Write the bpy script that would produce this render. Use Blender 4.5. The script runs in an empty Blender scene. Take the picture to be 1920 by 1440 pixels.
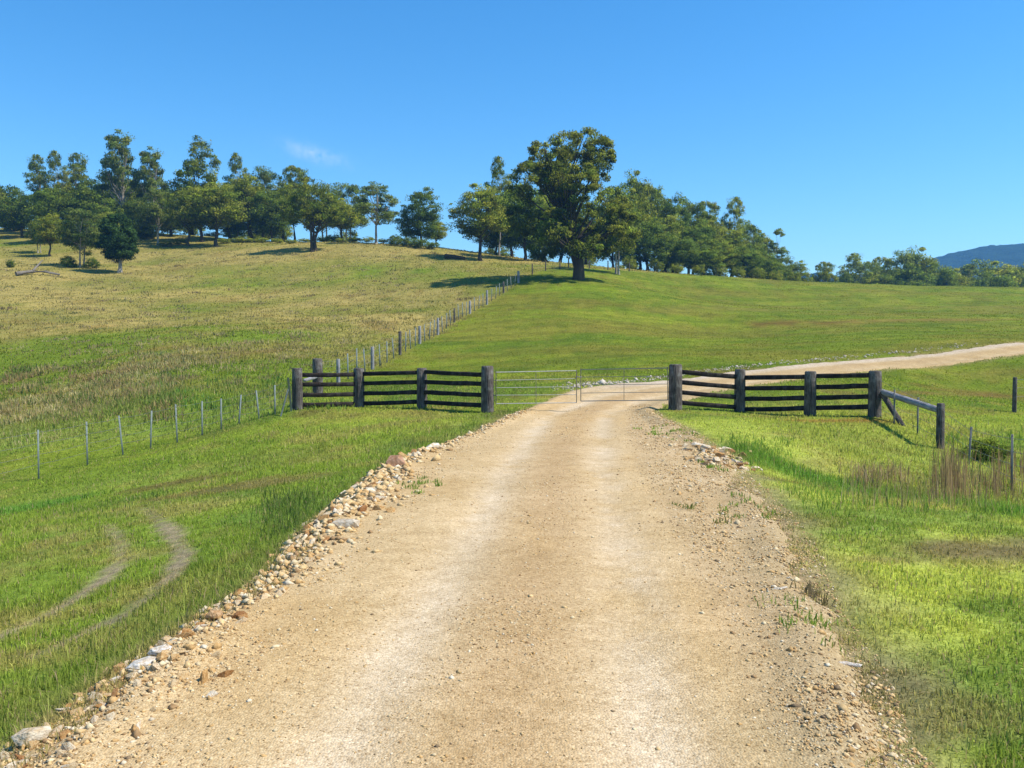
import bpy, math, random
import numpy as np
from mathutils import Vector

# ------------------------------------------------------------------ camera, world, sun, exposure
scene = bpy.context.scene
COL = scene.collection
F = 1650.0                      # focal length in pixels of a 1920 wide frame
CAMZ = 1.70
PITCH = math.atan(70.0 / F)
cam_d = bpy.data.cameras.new('camera')
cam = bpy.data.objects.new('camera', cam_d)
COL.objects.link(cam)
cam.location = (0, 0, CAMZ)
cam.rotation_euler = (math.pi / 2 - PITCH, 0, 0)
cam_d.sensor_width = 36.0
cam_d.lens = F / 1920.0 * 36.0
cam_d.clip_start = 0.05
cam_d.clip_end = 20000
scene.camera = cam

SUN_EL, SUN_AZ = 53.0, -9.0     # azimuth in degrees from +X towards +Y
S = Vector((math.cos(math.radians(SUN_EL)) * math.cos(math.radians(SUN_AZ)),
            math.cos(math.radians(SUN_EL)) * math.sin(math.radians(SUN_AZ)),
            math.sin(math.radians(SUN_EL))))
sun_d = bpy.data.lights.new('sun', 'SUN')
sun_d.energy = 4.6
sun_d.angle = math.radians(0.53)
sun_d.color = (1.0, 0.95, 0.86)
sun = bpy.data.objects.new('sun', sun_d)
COL.objects.link(sun)
sun.rotation_euler = S.to_track_quat('Z', 'Y').to_euler()

def cam_dir(u, v):
    a = (u - 960) / F
    b = (720 - v) / F
    return Vector((a, math.cos(PITCH) + b * math.sin(PITCH), -math.sin(PITCH) + b * math.cos(PITCH)))

world = bpy.data.worlds.new('World')
scene.world = world
world.use_nodes = True
nt = world.node_tree
nt.nodes.clear()
def wn(t): return nt.nodes.new(t)
sky = wn('ShaderNodeTexSky')
sky.sky_type = 'NISHITA'
sky.sun_disc = False
sky.sun_elevation = math.radians(SUN_EL)
sky.sun_rotation = math.radians(90 - SUN_AZ)
sky.altitude = 0
sky.air_density = 1.0
sky.dust_density = 0.0
sky.ozone_density = 3.2
bg = wn('ShaderNodeBackground')
bg.inputs['Strength'].default_value = 0.118
wout = wn('ShaderNodeOutputWorld')
# one faint wisp of cloud above the hill
tc = wn('ShaderNodeTexCoord')
c0 = cam_dir(588, 288).normalized()
e1 = Vector((c0.y, -c0.x, 0)).normalized()
e2 = e1.cross(c0).normalized()
ang = math.radians(-14)
e1, e2 = e1 * math.cos(ang) + e2 * math.sin(ang), e2 * math.cos(ang) - e1 * math.sin(ang)
def wdot(vec):
    n = wn('ShaderNodeVectorMath'); n.operation = 'DOT_PRODUCT'
    nt.links.new(tc.outputs['Generated'], n.inputs[0]); n.inputs[1].default_value = vec
    return n.outputs['Value']
def wm(op, a, b=None):
    n = wn('ShaderNodeMath'); n.operation = op
    for i, q in enumerate((a, b)):
        if q is None: continue
        if isinstance(q, (int, float)): n.inputs[i].default_value = q
        else: nt.links.new(q, n.inputs[i])
    return n.outputs[0]
du, dv, dc = wdot(e1), wdot(e2), wdot(c0)
r2 = wm('ADD', wm('POWER', wm('DIVIDE', wm('ABSOLUTE', du), 0.030), 2.0), wm('POWER', wm('DIVIDE', wm('ABSOLUTE', dv), 0.0075), 2.0))
fall = wm('POWER', 2.718, wm('MULTIPLY', r2, -1.0))
fall = wm('MULTIPLY', fall, wm('GREATER_THAN', dc, 0.5))
cn = wn('ShaderNodeTexNoise'); cn.inputs['Scale'].default_value = 85; cn.inputs['Detail'].default_value = 8; cn.inputs['Roughness'].default_value = .62
nt.links.new(tc.outputs['Generated'], cn.inputs['Vector'])
cr = wn('ShaderNodeMapRange'); cr.inputs[1].default_value = 0.34; cr.inputs[2].default_value = 0.7
nt.links.new(cn.outputs['Fac'], cr.inputs[0])
mask = wm('MULTIPLY', wm('MULTIPLY', fall, cr.outputs[0]), 0.5)
tint = wn('ShaderNodeMix'); tint.data_type = 'RGBA'; tint.blend_type = 'MULTIPLY'
tint.inputs['Factor'].default_value = 1.0
tint.inputs['B'].default_value = (0.96, 1.11, 1.12, 1)
hs = wn('ShaderNodeHueSaturation'); hs.inputs['Saturation'].default_value = 1.33
nt.links.new(sky.outputs[0], hs.inputs['Color'])
nt.links.new(hs.outputs[0], tint.inputs['A'])
mixw = wn('ShaderNodeMix'); mixw.data_type = 'RGBA'
mixw.inputs['B'].default_value = (5.2, 5.9, 6.4, 1)
nt.links.new(mask, mixw.inputs['Factor'])
nt.links.new(tint.outputs['Result'], mixw.inputs['A'])
nt.links.new(mixw.outputs['Result'], bg.inputs['Color'])
nt.links.new(bg.outputs[0], wout.inputs['Surface'])

scene.render.engine = 'CYCLES'
scene.view_settings.view_transform = 'Standard'
scene.view_settings.look = 'None'
scene.view_settings.gamma = 1.0
scene.view_settings.exposure = 0.6
scene.view_settings.use_curve_mapping = False
scene.cycles.max_bounces = 6
scene.cycles.diffuse_bounces = 3
scene.cycles.transmission_bounces = 3
scene.cycles.volume_bounces = 1
scene.cycles.caustics_reflective = False
scene.cycles.caustics_refractive = False

# ------------------------------------------------------------------ helpers
rng = np.random.default_rng(11)
random.seed(5)

def hash01(ix, iy, seed):
    h = (ix.astype(np.int64) * 374761393 + iy.astype(np.int64) * 668265263 + seed * 1442695041) & 0xFFFFFFFF
    h = ((h ^ (h >> 13)) * 1274126177) & 0xFFFFFFFF
    h = h ^ (h >> 16)
    return (h & 0xFFFFFF) / float(0xFFFFFF)

def vnoise(x, y, seed=0):
    x = np.asarray(x, float); y = np.asarray(y, float)
    ix, iy = np.floor(x), np.floor(y)
    fx, fy = x - ix, y - iy
    fx = fx * fx * (3 - 2 * fx); fy = fy * fy * (3 - 2 * fy)
    a = hash01(ix, iy, seed); b = hash01(ix + 1, iy, seed)
    c = hash01(ix, iy + 1, seed); d = hash01(ix + 1, iy + 1, seed)
    return (a * (1 - fx) + b * fx) * (1 - fy) + (c * (1 - fx) + d * fx) * fy

def fbm(x, y, scale, octaves=4, seed=0):
    s, amp, tot = 0.0, 1.0, 0.0
    ca, sa = math.cos(0.6), math.sin(0.6)
    X, Y = np.asarray(x, float) / scale, np.asarray(y, float) / scale
    for o in range(octaves):
        s = s + amp * vnoise(X + 17.3 * o, Y - 9.1 * o, seed + o)
        tot += amp; amp *= 0.5
        X, Y = (X * ca - Y * sa) * 2.03, (X * sa + Y * ca) * 2.03
    return s / tot

def sstep(x, a, b):
    t = np.clip((x - a) / (b - a), 0, 1)
    return t * t * (3 - 2 * t)

def at_depth(u, v, Y):
    d = cam_dir(u, v)
    t = Y / d.y
    return Vector((d.x * t, Y, CAMZ + d.z * t))

def np_mesh(name, verts, faces, col=None, smooth=False, mats=(), mat_idx=None, nrm=None):
    """faces: (M,k) array or list of such arrays"""
    me = bpy.data.meshes.new(name)
    verts = np.ascontiguousarray(verts, np.float32)
    if not isinstance(faces, (list, tuple)): faces = [faces]
    faces = [np.asarray(f, np.int32) for f in faces if len(f)]
    me.vertices.add(len(verts))
    me.vertices.foreach_set('co', verts.ravel())
    nl = sum(f.size for f in faces); npol = sum(len(f) for f in faces)
    me.loops.add(nl); me.polygons.add(npol)
    me.loops.foreach_set('vertex_index', np.concatenate([f.ravel() for f in faces]))
    starts, o = [], 0
    for f in faces:
        starts.append(o + np.arange(len(f), dtype=np.int32) * f.shape[1]); o += f.size
    me.polygons.foreach_set('loop_start', np.concatenate(starts).astype(np.int32))
    if smooth: me.polygons.foreach_set('use_smooth', np.ones(npol, bool))
    for m in mats: me.materials.append(m)
    if mat_idx is not None: me.polygons.foreach_set('material_index', np.asarray(mat_idx, np.int32))
    if col is not None:
        at = me.attributes.new('col', 'FLOAT_COLOR', 'POINT')
        c4 = np.ones((len(verts), 4), np.float32); c4[:, :3] = col
        at.data.foreach_set('color', c4.ravel())
    if nrm is not None:
        at = me.attributes.new('nrm', 'FLOAT_VECTOR', 'POINT')
        at.data.foreach_set('vector', np.ascontiguousarray(nrm, np.float32).ravel())
    me.update(calc_edges=True)
    return me

def link(name, data, parent=None, label=None, cat=None, group=None, kind=None):
    o = bpy.data.objects.new(name, data)
    COL.objects.link(o)
    if parent is not None: o.parent = parent
    if label: o['label'] = label
    if cat: o['category'] = cat
    if group: o['group'] = group
    if kind: o['kind'] = kind
    return o

def empty(name, loc, label, cat, group=None):
    o = link(name, None, None, label, cat, group)
    o.location = loc
    o.empty_display_size = 0.2
    return o

def tube(points, radii, n=8, cap=True, twist=0.0):
    """verts, list of faces for a tapered tube along points"""
    P = [Vector(p) for p in points]
    V, Q = [], []
    for i, p in enumerate(P):
        t = (P[min(i + 1, len(P) - 1)] - P[max(i - 1, 0)]).normalized()
        ref = Vector((1, 0, 0)) if abs(t.x) < 0.8 else Vector((0, 1, 0))
        a = t.cross(ref).normalized(); b = t.cross(a).normalized()
        for k in range(n):
            w = 2 * math.pi * k / n + twist
            V.append(p + (a * math.cos(w) + b * math.sin(w)) * radii[i])
    for i in range(len(P) - 1):
        for k in range(n):
            k2 = (k + 1) % n
            Q.append((i * n + k, i * n + k2, (i + 1) * n + k2, (i + 1) * n + k))
    T = []
    if cap:
        for base, idx in ((0, 0), ((len(P) - 1) * n, len(P) - 1)):
            c = len(V); V.append(P[idx].copy())
            for k in range(n):
                T.append((c, base + k, base + (k + 1) % n))
    return np.array([tuple(v) for v in V]), [np.array(Q), np.array(T)] if T else [np.array(Q)]

def merge(parts):
    """parts: list of (verts, [faces arrays]); merges keeping face sizes"""
    vs, by, o = [], {}, 0
    for v, fs in parts:
        vs.append(v)
        for f in fs:
            if len(f): by.setdefault(f.shape[1], []).append(f + o)
        o += len(v)
    return np.concatenate(vs), [np.concatenate(b) for b in by.values()]

# ------------------------------------------------------------------ materials
def mat(name):
    m = bpy.data.materials.new(name); m.use_nodes = True
    n = m.node_tree.nodes; n.clear()
    return m, m.node_tree
def N(t, kind, **kw):
    n = t.nodes.new(kind)
    for k, v in kw.items(): setattr(n, k, v)
    return n
def noise(t, vec, scale, detail=4, rough=0.55):
    n = N(t, 'ShaderNodeTexNoise'); n.inputs['Scale'].default_value = scale
    n.inputs['Detail'].default_value = detail; n.inputs['Roughness'].default_value = rough
    if vec is not None: t.links.new(vec, n.inputs['Vector'])
    return n.outputs['Fac']
def ramp(t, fac, stops):
    n = N(t, 'ShaderNodeValToRGB')
    while len(n.color_ramp.elements) < len(stops): n.color_ramp.elements.new(0.5)
    for e, (p, c) in zip(n.color_ramp.elements, stops):
        e.position = p; e.color = (*c, 1) if len(c) == 3 else c
    t.links.new(fac, n.inputs[0])
    return n.outputs[0]
def mixc(t, fac, a, b, mode='MIX'):
    n = N(t, 'ShaderNodeMix', data_type='RGBA', blend_type=mode)
    for key, q in (('Factor', fac), ('A', a), ('B', b)):
        s = [i for i in n.inputs if i.name == key and (key == 'Factor' and i.type == 'VALUE' or key != 'Factor' and i.type == 'RGBA')][0]
        if isinstance(q, (int, float)): s.default_value = q
        elif isinstance(q, tuple): s.default_value = (*q, 1)
        else: t.links.new(q, s)
    return [o for o in n.outputs if o.type == 'RGBA'][0]
def maprange(t, x, a, b, c, d):
    n = N(t, 'ShaderNodeMapRange')
    for i, q in enumerate((a, b, c, d)): n.inputs[i + 1].default_value = q
    t.links.new(x, n.inputs[0])
    return n.outputs[0]
def math_(t, op, a, b):
    n = N(t, 'ShaderNodeMath', operation=op)
    for i, q in enumerate((a, b)):
        if isinstance(q, (int, float)): n.inputs[i].default_value = q
        else: t.links.new(q, n.inputs[i])
    return n.outputs[0]
def bump(t, h, strength, dist):
    n = N(t, 'ShaderNodeBump'); n.inputs['Strength'].default_value = strength
    n.inputs['Distance'].default_value = dist
    t.links.new(h, n.inputs['Height'])
    return n.outputs[0]
def finish(m, t, color, rough=0.9, normal=None, spec=0.2, metallic=0.0):
    p = N(t, 'ShaderNodeBsdfPrincipled')
    if isinstance(color, tuple): p.inputs['Base Color'].default_value = (*color, 1)
    else: t.links.new(color, p.inputs['Base Color'])
    if isinstance(rough, (int, float)): p.inputs['Roughness'].default_value = rough
    else: t.links.new(rough, p.inputs['Roughness'])
    p.inputs['Specular IOR Level'].default_value = spec
    p.inputs['Metallic'].default_value = metallic
    if normal is not None: t.links.new(normal, p.inputs['Normal'])
    o = N(t, 'ShaderNodeOutputMaterial'); t.links.new(p.outputs[0], o.inputs['Surface'])
    return m
def attr_col(t):
    n = N(t, 'ShaderNodeAttribute'); n.attribute_name = 'col'
    return n.outputs['Color']
def obj_co(t): return N(t, 'ShaderNodeTexCoord').outputs['Object']
def scaled(t, vec, s):
    n = N(t, 'ShaderNodeMapping'); n.inputs['Scale'].default_value = s
    t.links.new(vec, n.inputs['Vector']); return n.outputs[0]

def m_leaf(name, trans=0.35, hue_var=0.0, up=0.0):
    m, t = mat(name)
    c = attr_col(t)
    if hue_var:
        oi = N(t, 'ShaderNodeObjectInfo')
        c = mixc(t, 1.0, c, ramp(t, oi.outputs['Random'], [(0, (1 - hue_var, 1 - hue_var * .8, 1 - hue_var)), (0.5, (1, 1, 1)), (1, (1 + hue_var, 1 + hue_var * .6, 1 - hue_var * .3))]), 'MULTIPLY')
    d = N(t, 'ShaderNodeBsdfDiffuse'); tr = N(t, 'ShaderNodeBsdfTranslucent')
    t.links.new(c, d.inputs['Color'])
    t.links.new(mixc(t, 1.0, c, (1.15, 1.2, 0.75), 'MULTIPLY'), tr.inputs['Color'])
    if up:      # grass: blades share the light of the sward they stand in
        ge = N(t, 'ShaderNodeNewGeometry')
        vm = N(t, 'ShaderNodeMix', data_type='VECTOR'); vm.inputs['Factor'].default_value = up
        vi = [i for i in vm.inputs if i.type == 'VECTOR' and i.name in 'AB']
        t.links.new(ge.outputs['Normal'], vi[0]); vi[1].default_value = (0, 0, 1)
        nrm_out = [o_ for o_ in vm.outputs if o_.type == 'VECTOR'][0]
    else:       # tree crowns: leaves share the light of the clump they belong to
        na = N(t, 'ShaderNodeAttribute'); na.attribute_name = 'nrm'
        vt_ = N(t, 'ShaderNodeVectorTransform', vector_type='NORMAL', convert_from='OBJECT', convert_to='WORLD')
        t.links.new(na.outputs['Vector'], vt_.inputs[0]); nrm_out = vt_.outputs[0]
    vn = N(t, 'ShaderNodeVectorMath', operation='NORMALIZE'); t.links.new(nrm_out, vn.inputs[0])
    t.links.new(vn.outputs[0], d.inputs['Normal'])
    mx = N(t, 'ShaderNodeMixShader'); mx.inputs[0].default_value = trans
    t.links.new(d.outputs[0], mx.inputs[1]); t.links.new(tr.outputs[0], mx.inputs[2])
    o = N(t, 'ShaderNodeOutputMaterial'); t.links.new(mx.outputs[0], o.inputs['Surface'])
    return m
M_GRASS = m_leaf('grass_blades', 0.50, 0.0, 0.65)
M_LEAF = m_leaf('leaves', 0.48, 0.12)

def m_ground():
    m, t = mat('pasture_ground')
    p = obj_co(t)
    c = attr_col(t)
    n1 = noise(t, p, 0.9, 6); n2 = noise(t, p, 7.0, 5); n3 = noise(t, p, 0.11, 5)
    c = mixc(t, 1.0, c, ramp(t, n3, [(0.3, (0.86, 0.88, 0.86)), (0.7, (1.14, 1.1, 1.1))]), 'MULTIPLY')
    c = mixc(t, 1.0, c, ramp(t, n1, [(0.3, (0.72, 0.76, 0.72)), (0.7, (1.25, 1.2, 1.2))]), 'MULTIPLY')
    c = mixc(t, 1.0, c, ramp(t, n2, [(0.3, (0.7, 0.72, 0.65)), (0.7, (1.25, 1.25, 1.2))]), 'MULTIPLY')
    n4 = noise(t, scaled(t, p, (1, .6, 1)), 60, 4, .7)
    c = mixc(t, 1.0, c, ramp(t, n4, [(0.32, (0.5, 0.5, 0.46)), (0.5, (1, 1, 1)), (0.7, (1.35, 1.3, 1.25))]), 'MULTIPLY')
    h = math_(t, 'ADD', math_(t, 'MULTIPLY', n1, 0.6), math_(t, 'ADD', math_(t, 'MULTIPLY', n2, 0.25), math_(t, 'MULTIPLY', n4, 0.06)))
    return finish(m, t, c, 0.95, bump(t, h, 0.6, 0.25), 0.05)
M_GROUND = m_ground()

def m_road():
    m, t = mat('gravel_road')
    p = obj_co(t)
    c = attr_col(t)
    big = noise(t, p, 0.8, 5); mid = noise(t, p, 6, 5); fine = noise(t, p, 55, 4, 0.7)
    vo = N(t, 'ShaderNodeTexVoronoi'); vo.inputs['Scale'].default_value = 85
    t.links.new(p, vo.inputs['Vector'])
    vo2 = N(t, 'ShaderNodeTexVoronoi'); vo2.inputs['Scale'].default_value = 24
    t.links.new(p, vo2.inputs['Vector'])
    c = mixc(t, 1.0, c, ramp(t, big, [(0.3, (0.9, 0.87, 0.8)), (0.7, (1.08, 1.08, 1.1))]), 'MULTIPLY')
    c = mixc(t, 1.0, c, ramp(t, mid, [(0.25, (0.84, 0.8, 0.74)), (0.75, (1.1, 1.1, 1.12))]), 'MULTIPLY')
    sep = N(t, 'ShaderNodeSeparateColor'); t.links.new(vo.outputs['Color'], sep.inputs[0])
    c = mixc(t, 0.75, c, ramp(t, sep.outputs[0], [(0.0, (0.52, 0.44, 0.36)), (0.16, (0.88, 0.82, 0.74)), (0.75, (1.04, 1.02, 1)), (1.0, (1.3, 1.32, 1.36))]), 'MULTIPLY')
    c = mixc(t, 0.6, c, ramp(t, fine, [(0.3, (0.62, 0.58, 0.5)), (0.5, (1, 1, 1)), (0.72, (1.2, 1.2, 1.2))]), 'MULTIPLY')
    h = math_(t, 'ADD', math_(t, 'MULTIPLY', vo.outputs['Distance'], -0.8), math_(t, 'ADD', math_(t, 'MULTIPLY', vo2.outputs['Distance'], -0.7), math_(t, 'MULTIPLY', mid, 1.2)))
    return finish(m, t, c, 0.95, bump(t, h, 0.5, 0.014), 0.1)
M_ROAD = m_road()

def m_stone(name, use_attr):
    m, t = mat(name)
    p = obj_co(t)
    if use_attr: base = attr_col(t)
    else:
        oi = N(t, 'ShaderNodeObjectInfo')
        base = ramp(t, oi.outputs['Random'], [(0, (0.42, 0.21, 0.085)), (0.14, (0.60, 0.37, 0.15)), (0.34, (0.70, 0.50, 0.25)), (0.58, (0.76, 0.60, 0.37)), (0.82, (0.80, 0.68, 0.48)), (1, (0.86, 0.78, 0.63))])
        n = noise(t, p, 9, 5)
        base = mixc(t, maprange(t, n, 0.45, 0.62, 0, 0.75), base, mixc(t, 1.0, base, (0.62, 0.42, 0.24), 'MULTIPLY'))
    n2 = noise(t, p, 35, 5)
    c = mixc(t, 1.0, base, ramp(t, n2, [(0.3, (0.60, 0.57, 0.53)), (0.7, (0.92, 0.92, 0.92))]), 'MULTIPLY')
    return finish(m, t, c, 0.85, bump(t, n2, 0.6, 0.012), 0.1)
M_STONE = m_stone('quarry_stone', False)
M_PEBBLE = m_stone('gravel_stones', True)

def m_timber(name, dark, light, scale=(14, 14, 1.6), lichen=None):
    m, t = mat(name)
    p = obj_co(t)
    v = scaled(t, p, scale)
    n = noise(t, v, 3.0, 6, 0.65); n2 = noise(t, p, 2.5, 4)
    c = ramp(t, n, [(0.3, dark), (0.72, light)])
    c = mixc(t, 1.0, c, ramp(t, n2, [(0.3, (0.7, 0.7, 0.7)), (0.7, (1.25, 1.22, 1.2))]), 'MULTIPLY')
    if lichen:
        n3 = noise(t, p, 5.5, 5, .6)
        c = mixc(t, maprange(t, n3, .52, .66, 0, .55), c, lichen)
        n5 = noise(t, scaled(t, p, (30, 30, 1.2)), 2.0, 3)
        c = mixc(t, maprange(t, n5, .56, .62, 0, .8), c, tuple(q_ * .35 for q_ in dark))
    return finish(m, t, c, 0.85, bump(t, n, 0.9, 0.025), 0.12)
M_POST = m_timber('creosote_post', (0.040, 0.032, 0.028), (0.185, 0.158, 0.138), (14, 14, 1.6), (.25, .235, .21))
M_RAIL = m_timber('creosote_rail', (0.010, 0.008, 0.007), (0.045, 0.034, 0.028), (1.4, 12, 12), (.075, .064, .055))
M_GREY = m_timber('weathered_grey_wood', (0.13, 0.125, 0.125), (0.42, 0.41, 0.42))
M_LOG = m_timber('old_log', (.10, .085, .07), (.26, .235, .20))
M_BARK_D = m_timber('dark_bark', (0.025, 0.018, 0.013), (0.10, 0.08, 0.06), (6, 6, 2))
M_BARK_P = m_timber('pale_bark', (0.16, 0.13, 0.10), (0.50, 0.45, 0.38), (5, 5, 1.5))
def m_metal(name, col, rough, met):
    m, t = mat(name)
    n = noise(t, obj_co(t), 12, 4)
    c = mixc(t, 1.0, col, ramp(t, n, [(0.3, (0.75, 0.75, 0.75)), (0.7, (1.1, 1.1, 1.1))]), 'MULTIPLY')
    return finish(m, t, c, rough, None, 0.4, met)
M_GALV = m_metal('galvanised_steel', (0.30, 0.30, 0.285), 0.7, 0.1)
M_PICKET = m_metal('galvanised_picket', (0.19, 0.225, 0.21), 0.8, 0.0)
M_WIRE = m_metal('fence_wire', (0.17, 0.175, 0.17), 0.7, 0.1)
def m_forest():
    m, t = mat('far_forest')
    p = obj_co(t)
    n = noise(t, p, 0.06, 6, 0.7); n2 = noise(t, p, 0.012, 4)
    c = ramp(t, n, [(0.3, (0.006, 0.022, 0.020)), (0.7, (0.028, 0.062, 0.045))])
    c = mixc(t, 1.0, c, ramp(t, n2, [(0.3, (0.8, 0.85, 0.85)), (0.7, (1.2, 1.15, 1.1))]), 'MULTIPLY')
    return finish(m, t, c, 1.0, bump(t, n, 1.0, 12.0), 0.0)
M_FOREST = m_forest()

# ------------------------------------------------------------------ the road's course (metres; x right, y ahead)
# y, centre x, left edge x, right edge x on the straight up to the gate
RD = np.array([(-40, -.4, -2.4, 1.4), (-20, -.2, -2.2, 1.45), (0, -.12, -2.15, 1.45), (3.7, -.05, -2.06, 1.5), (4.7, .0, -1.98, 1.78),
               (5.6, .08, -1.92, 1.9), (6.5, .15, -1.78, 2.15), (8, .3, -1.86, 2.5), (9.5, .4, -1.83, 2.72), (11.2, .5, -1.8, 2.9),
               (12.8, .62, -1.72, 3.2), (14.8, .85, -1.34, 3.5), (18, 1.15, -.66, 3.5), (20.5, 1.5, -.15, 3.45), (22.6, 1.9, .28, 3.5)])
CL = [(x, y) for y, x, l, r in RD] + [(3.0, 25.0), (4.9, 27.0), (7.3, 28.9), (10.2, 31.3), (15.0, 35.0), (23.0, 39.8), (36, 46), (60, 56), (90, 66)]
CL = np.array(CL, float)
WL = np.array([x - l for y, x, l, r in RD] + [1.7, 1.6, 1.4, 1.2, 1.1, 1.15, 1.2, 1.3, 1.3])
WR = np.array([r - x for y, x, l, r in RD] + [1.55, 1.45, 1.25, 1.1, 1.05, 1.1, 1.2, 1.3, 1.3])
def road_frame(x, y):
    """lateral offset (right positive), distance outside the road's edge (negative inside), width left, width right"""
    x = np.asarray(x, float); y = np.asarray(y, float)
    best = np.full(x.shape, 1e18); lat = np.zeros(x.shape); wl = np.ones(x.shape); wr = np.ones(x.shape)
    for i in range(len(CL) - 1):
        ax, ay = CL[i]; bx, by = CL[i + 1]
        dx, dy = bx - ax, by - ay; L2 = dx * dx + dy * dy; L = math.sqrt(L2)
        t = np.clip(((x - ax) * dx + (y - ay) * dy) / L2, 0, 1)
        ex, ey = x - ax - t * dx, y - ay - t * dy
        d2 = ex * ex + ey * ey
        s = np.sign(ex * dy - ey * dx) * np.sqrt(d2)
        k = d2 < best
        best = np.where(k, d2, best); lat = np.where(k, s, lat)
        wl = np.where(k, WL[i] * (1 - t) + WL[i + 1] * t, wl)
        wr = np.where(k, WR[i] * (1 - t) + WR[i + 1] * t, wr)
    return lat, np.maximum(-wl - lat, lat - wr), wl, wr

def bank(x, y, fr=None):
    """drop of the ground on the left of the built-up road"""
    lat, d, wl, wr = fr if fr is not None else road_frame(x, y)
    return -0.30 * sstep(d, 0.0, 0.75) * (lat < 0) * (1 - sstep(np.asarray(y, float), 15.5, 20.5)) * sstep(np.asarray(y, float), -30, -10)

FENCE_UP = [tuple(at_depth(u, 700, Y))[:2] for u, Y in ((595, 29), (634, 34), (698, 41), (750, 46), (787, 51), (821, 57), (852, 62), (881, 67), (913, 73), (944, 78.5), (972, 84))]
FENCE_TURN = [tuple(at_depth(u, 500, Y))[:2] for u, Y in ((972, 84), (998, 92), (1023, 97), (1050, 101), (1066, 103), (1105, 106), (1140, 107), (1180, 108))]
def pasture_side(x, y):
    """1 on the rough hill pasture left of the wire fence, 0 on the mown side"""
    px = np.array([-60, -11.1, -6.7] + [p[0] for p in FENCE_UP] + [p[0] for p in FENCE_TURN[1:]] + [60, 90])
    # boundary as x(y) for the climbing fence, and y(x) elsewhere
    fy = np.array([p[1] for p in FENCE_UP]); fx = np.array([p[0] for p in FENCE_UP])
    xb = np.interp(y, np.r_[24, fy], np.r_[-6.2, fx])
    up = sstep(xb - x, -0.5, 0.5) * sstep(y, 23.0, 25.0)
    tx = np.array([p[0] for p in FENCE_TURN] + [30, 60]); ty = np.array([p[1] for p in FENCE_TURN] + [118, 132])
    yb = np.interp(x, tx, ty)
    return np.maximum(up * (y < 86), sstep(y - yb, -0.5, 2.0) * (y >= 84))

# ------------------------------------------------------------------ terrain: measured points joined by a smooth surface
PT = [  # pixel column, pixel row, distance ahead
    (70, 900, 20.8), (162, 872, 21.6), (281, 840, 22.6), (331, 830, 23.0), (485, 788, 23.3), (300, 790, 26), (50, 805, 29), (300, 740, 30.5), (0, 720, 40), (0, 850, 24),
    (0, 650, 52), (300, 700, 37), (300, 640, 50), (300, 560, 80), (0, 560, 78), (0, 505, 95), (222, 512, 100), (145, 500, 104), (585, 470, 114), (380, 465, 122),
    (300, 440, 142), (0, 450, 135), (0, 432, 150), (600, 455, 132), (700, 456, 130), (850, 470, 122), (905, 490, 112), (950, 487, 118), (600, 560, 82), (600, 620, 56), (600, 680, 40),
    (557, 767, 24.0), (673, 763, 24.8), (791, 766, 24.2), (914, 773, 22.7), (595, 742, 29), (634, 718, 34), (698, 692, 41), (750, 666, 46), (821, 626, 57), (913, 569, 73), (975, 530, 84),
    (1085, 522, 86), (1085, 502, 106), (1150, 505, 110), (1300, 515, 120), (1500, 529, 126), (1700, 538, 130), (1920, 545, 132), (2150, 548, 134),
    (1085, 560, 72), (1085, 600, 59), (1085, 650, 45), (1300, 560, 89), (1300, 620, 60), (1300, 650, 46), (1300, 690, 33.5), (1600, 560, 92), (1600, 605, 61), (1920, 600, 63), (1920, 575, 85),
    (1920, 638, 42.3), (1920, 662, 38.3), (1450, 682, 34), (1450, 703, 30.3), (1650, 663, 38.3), (1650, 685, 34.2), (1090, 724, 27.3), (1240, 716, 29), (1240, 745, 25.2), (1330, 730, 26.6), (1330, 701, 30.6), (1000, 725, 28),
    (1267, 768, 22.5), (1388, 772, 22.8), (1520, 780, 21.8), (1641, 782, 21.2), (1765, 842, 18.5), (1903, 772, 25), (1800, 725, 31), (1800, 700, 33.5), (1720, 700, 32.3), (1720, 676, 36.2), (1824, 672, 36.9), (1824, 650, 40.4), (1900, 692, 33.8), (1560, 715, 29), (1560, 745, 25.5), (1800, 790, 22.5),
    (0, 1000, 12), (200, 950, 14.5), (0, 1200, 7.2), (200, 1200, 6.4), (0, 1340, 5), (400, 1000, 10.6), (500, 900, 15), (600, 850, 18), (700, 800, 20.8), (450, 830, 20), (820, 790, 20.8),
    (1700, 1100, 6.2), (1900, 1000, 8.0), (1900, 1300, 4.3),
]
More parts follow.
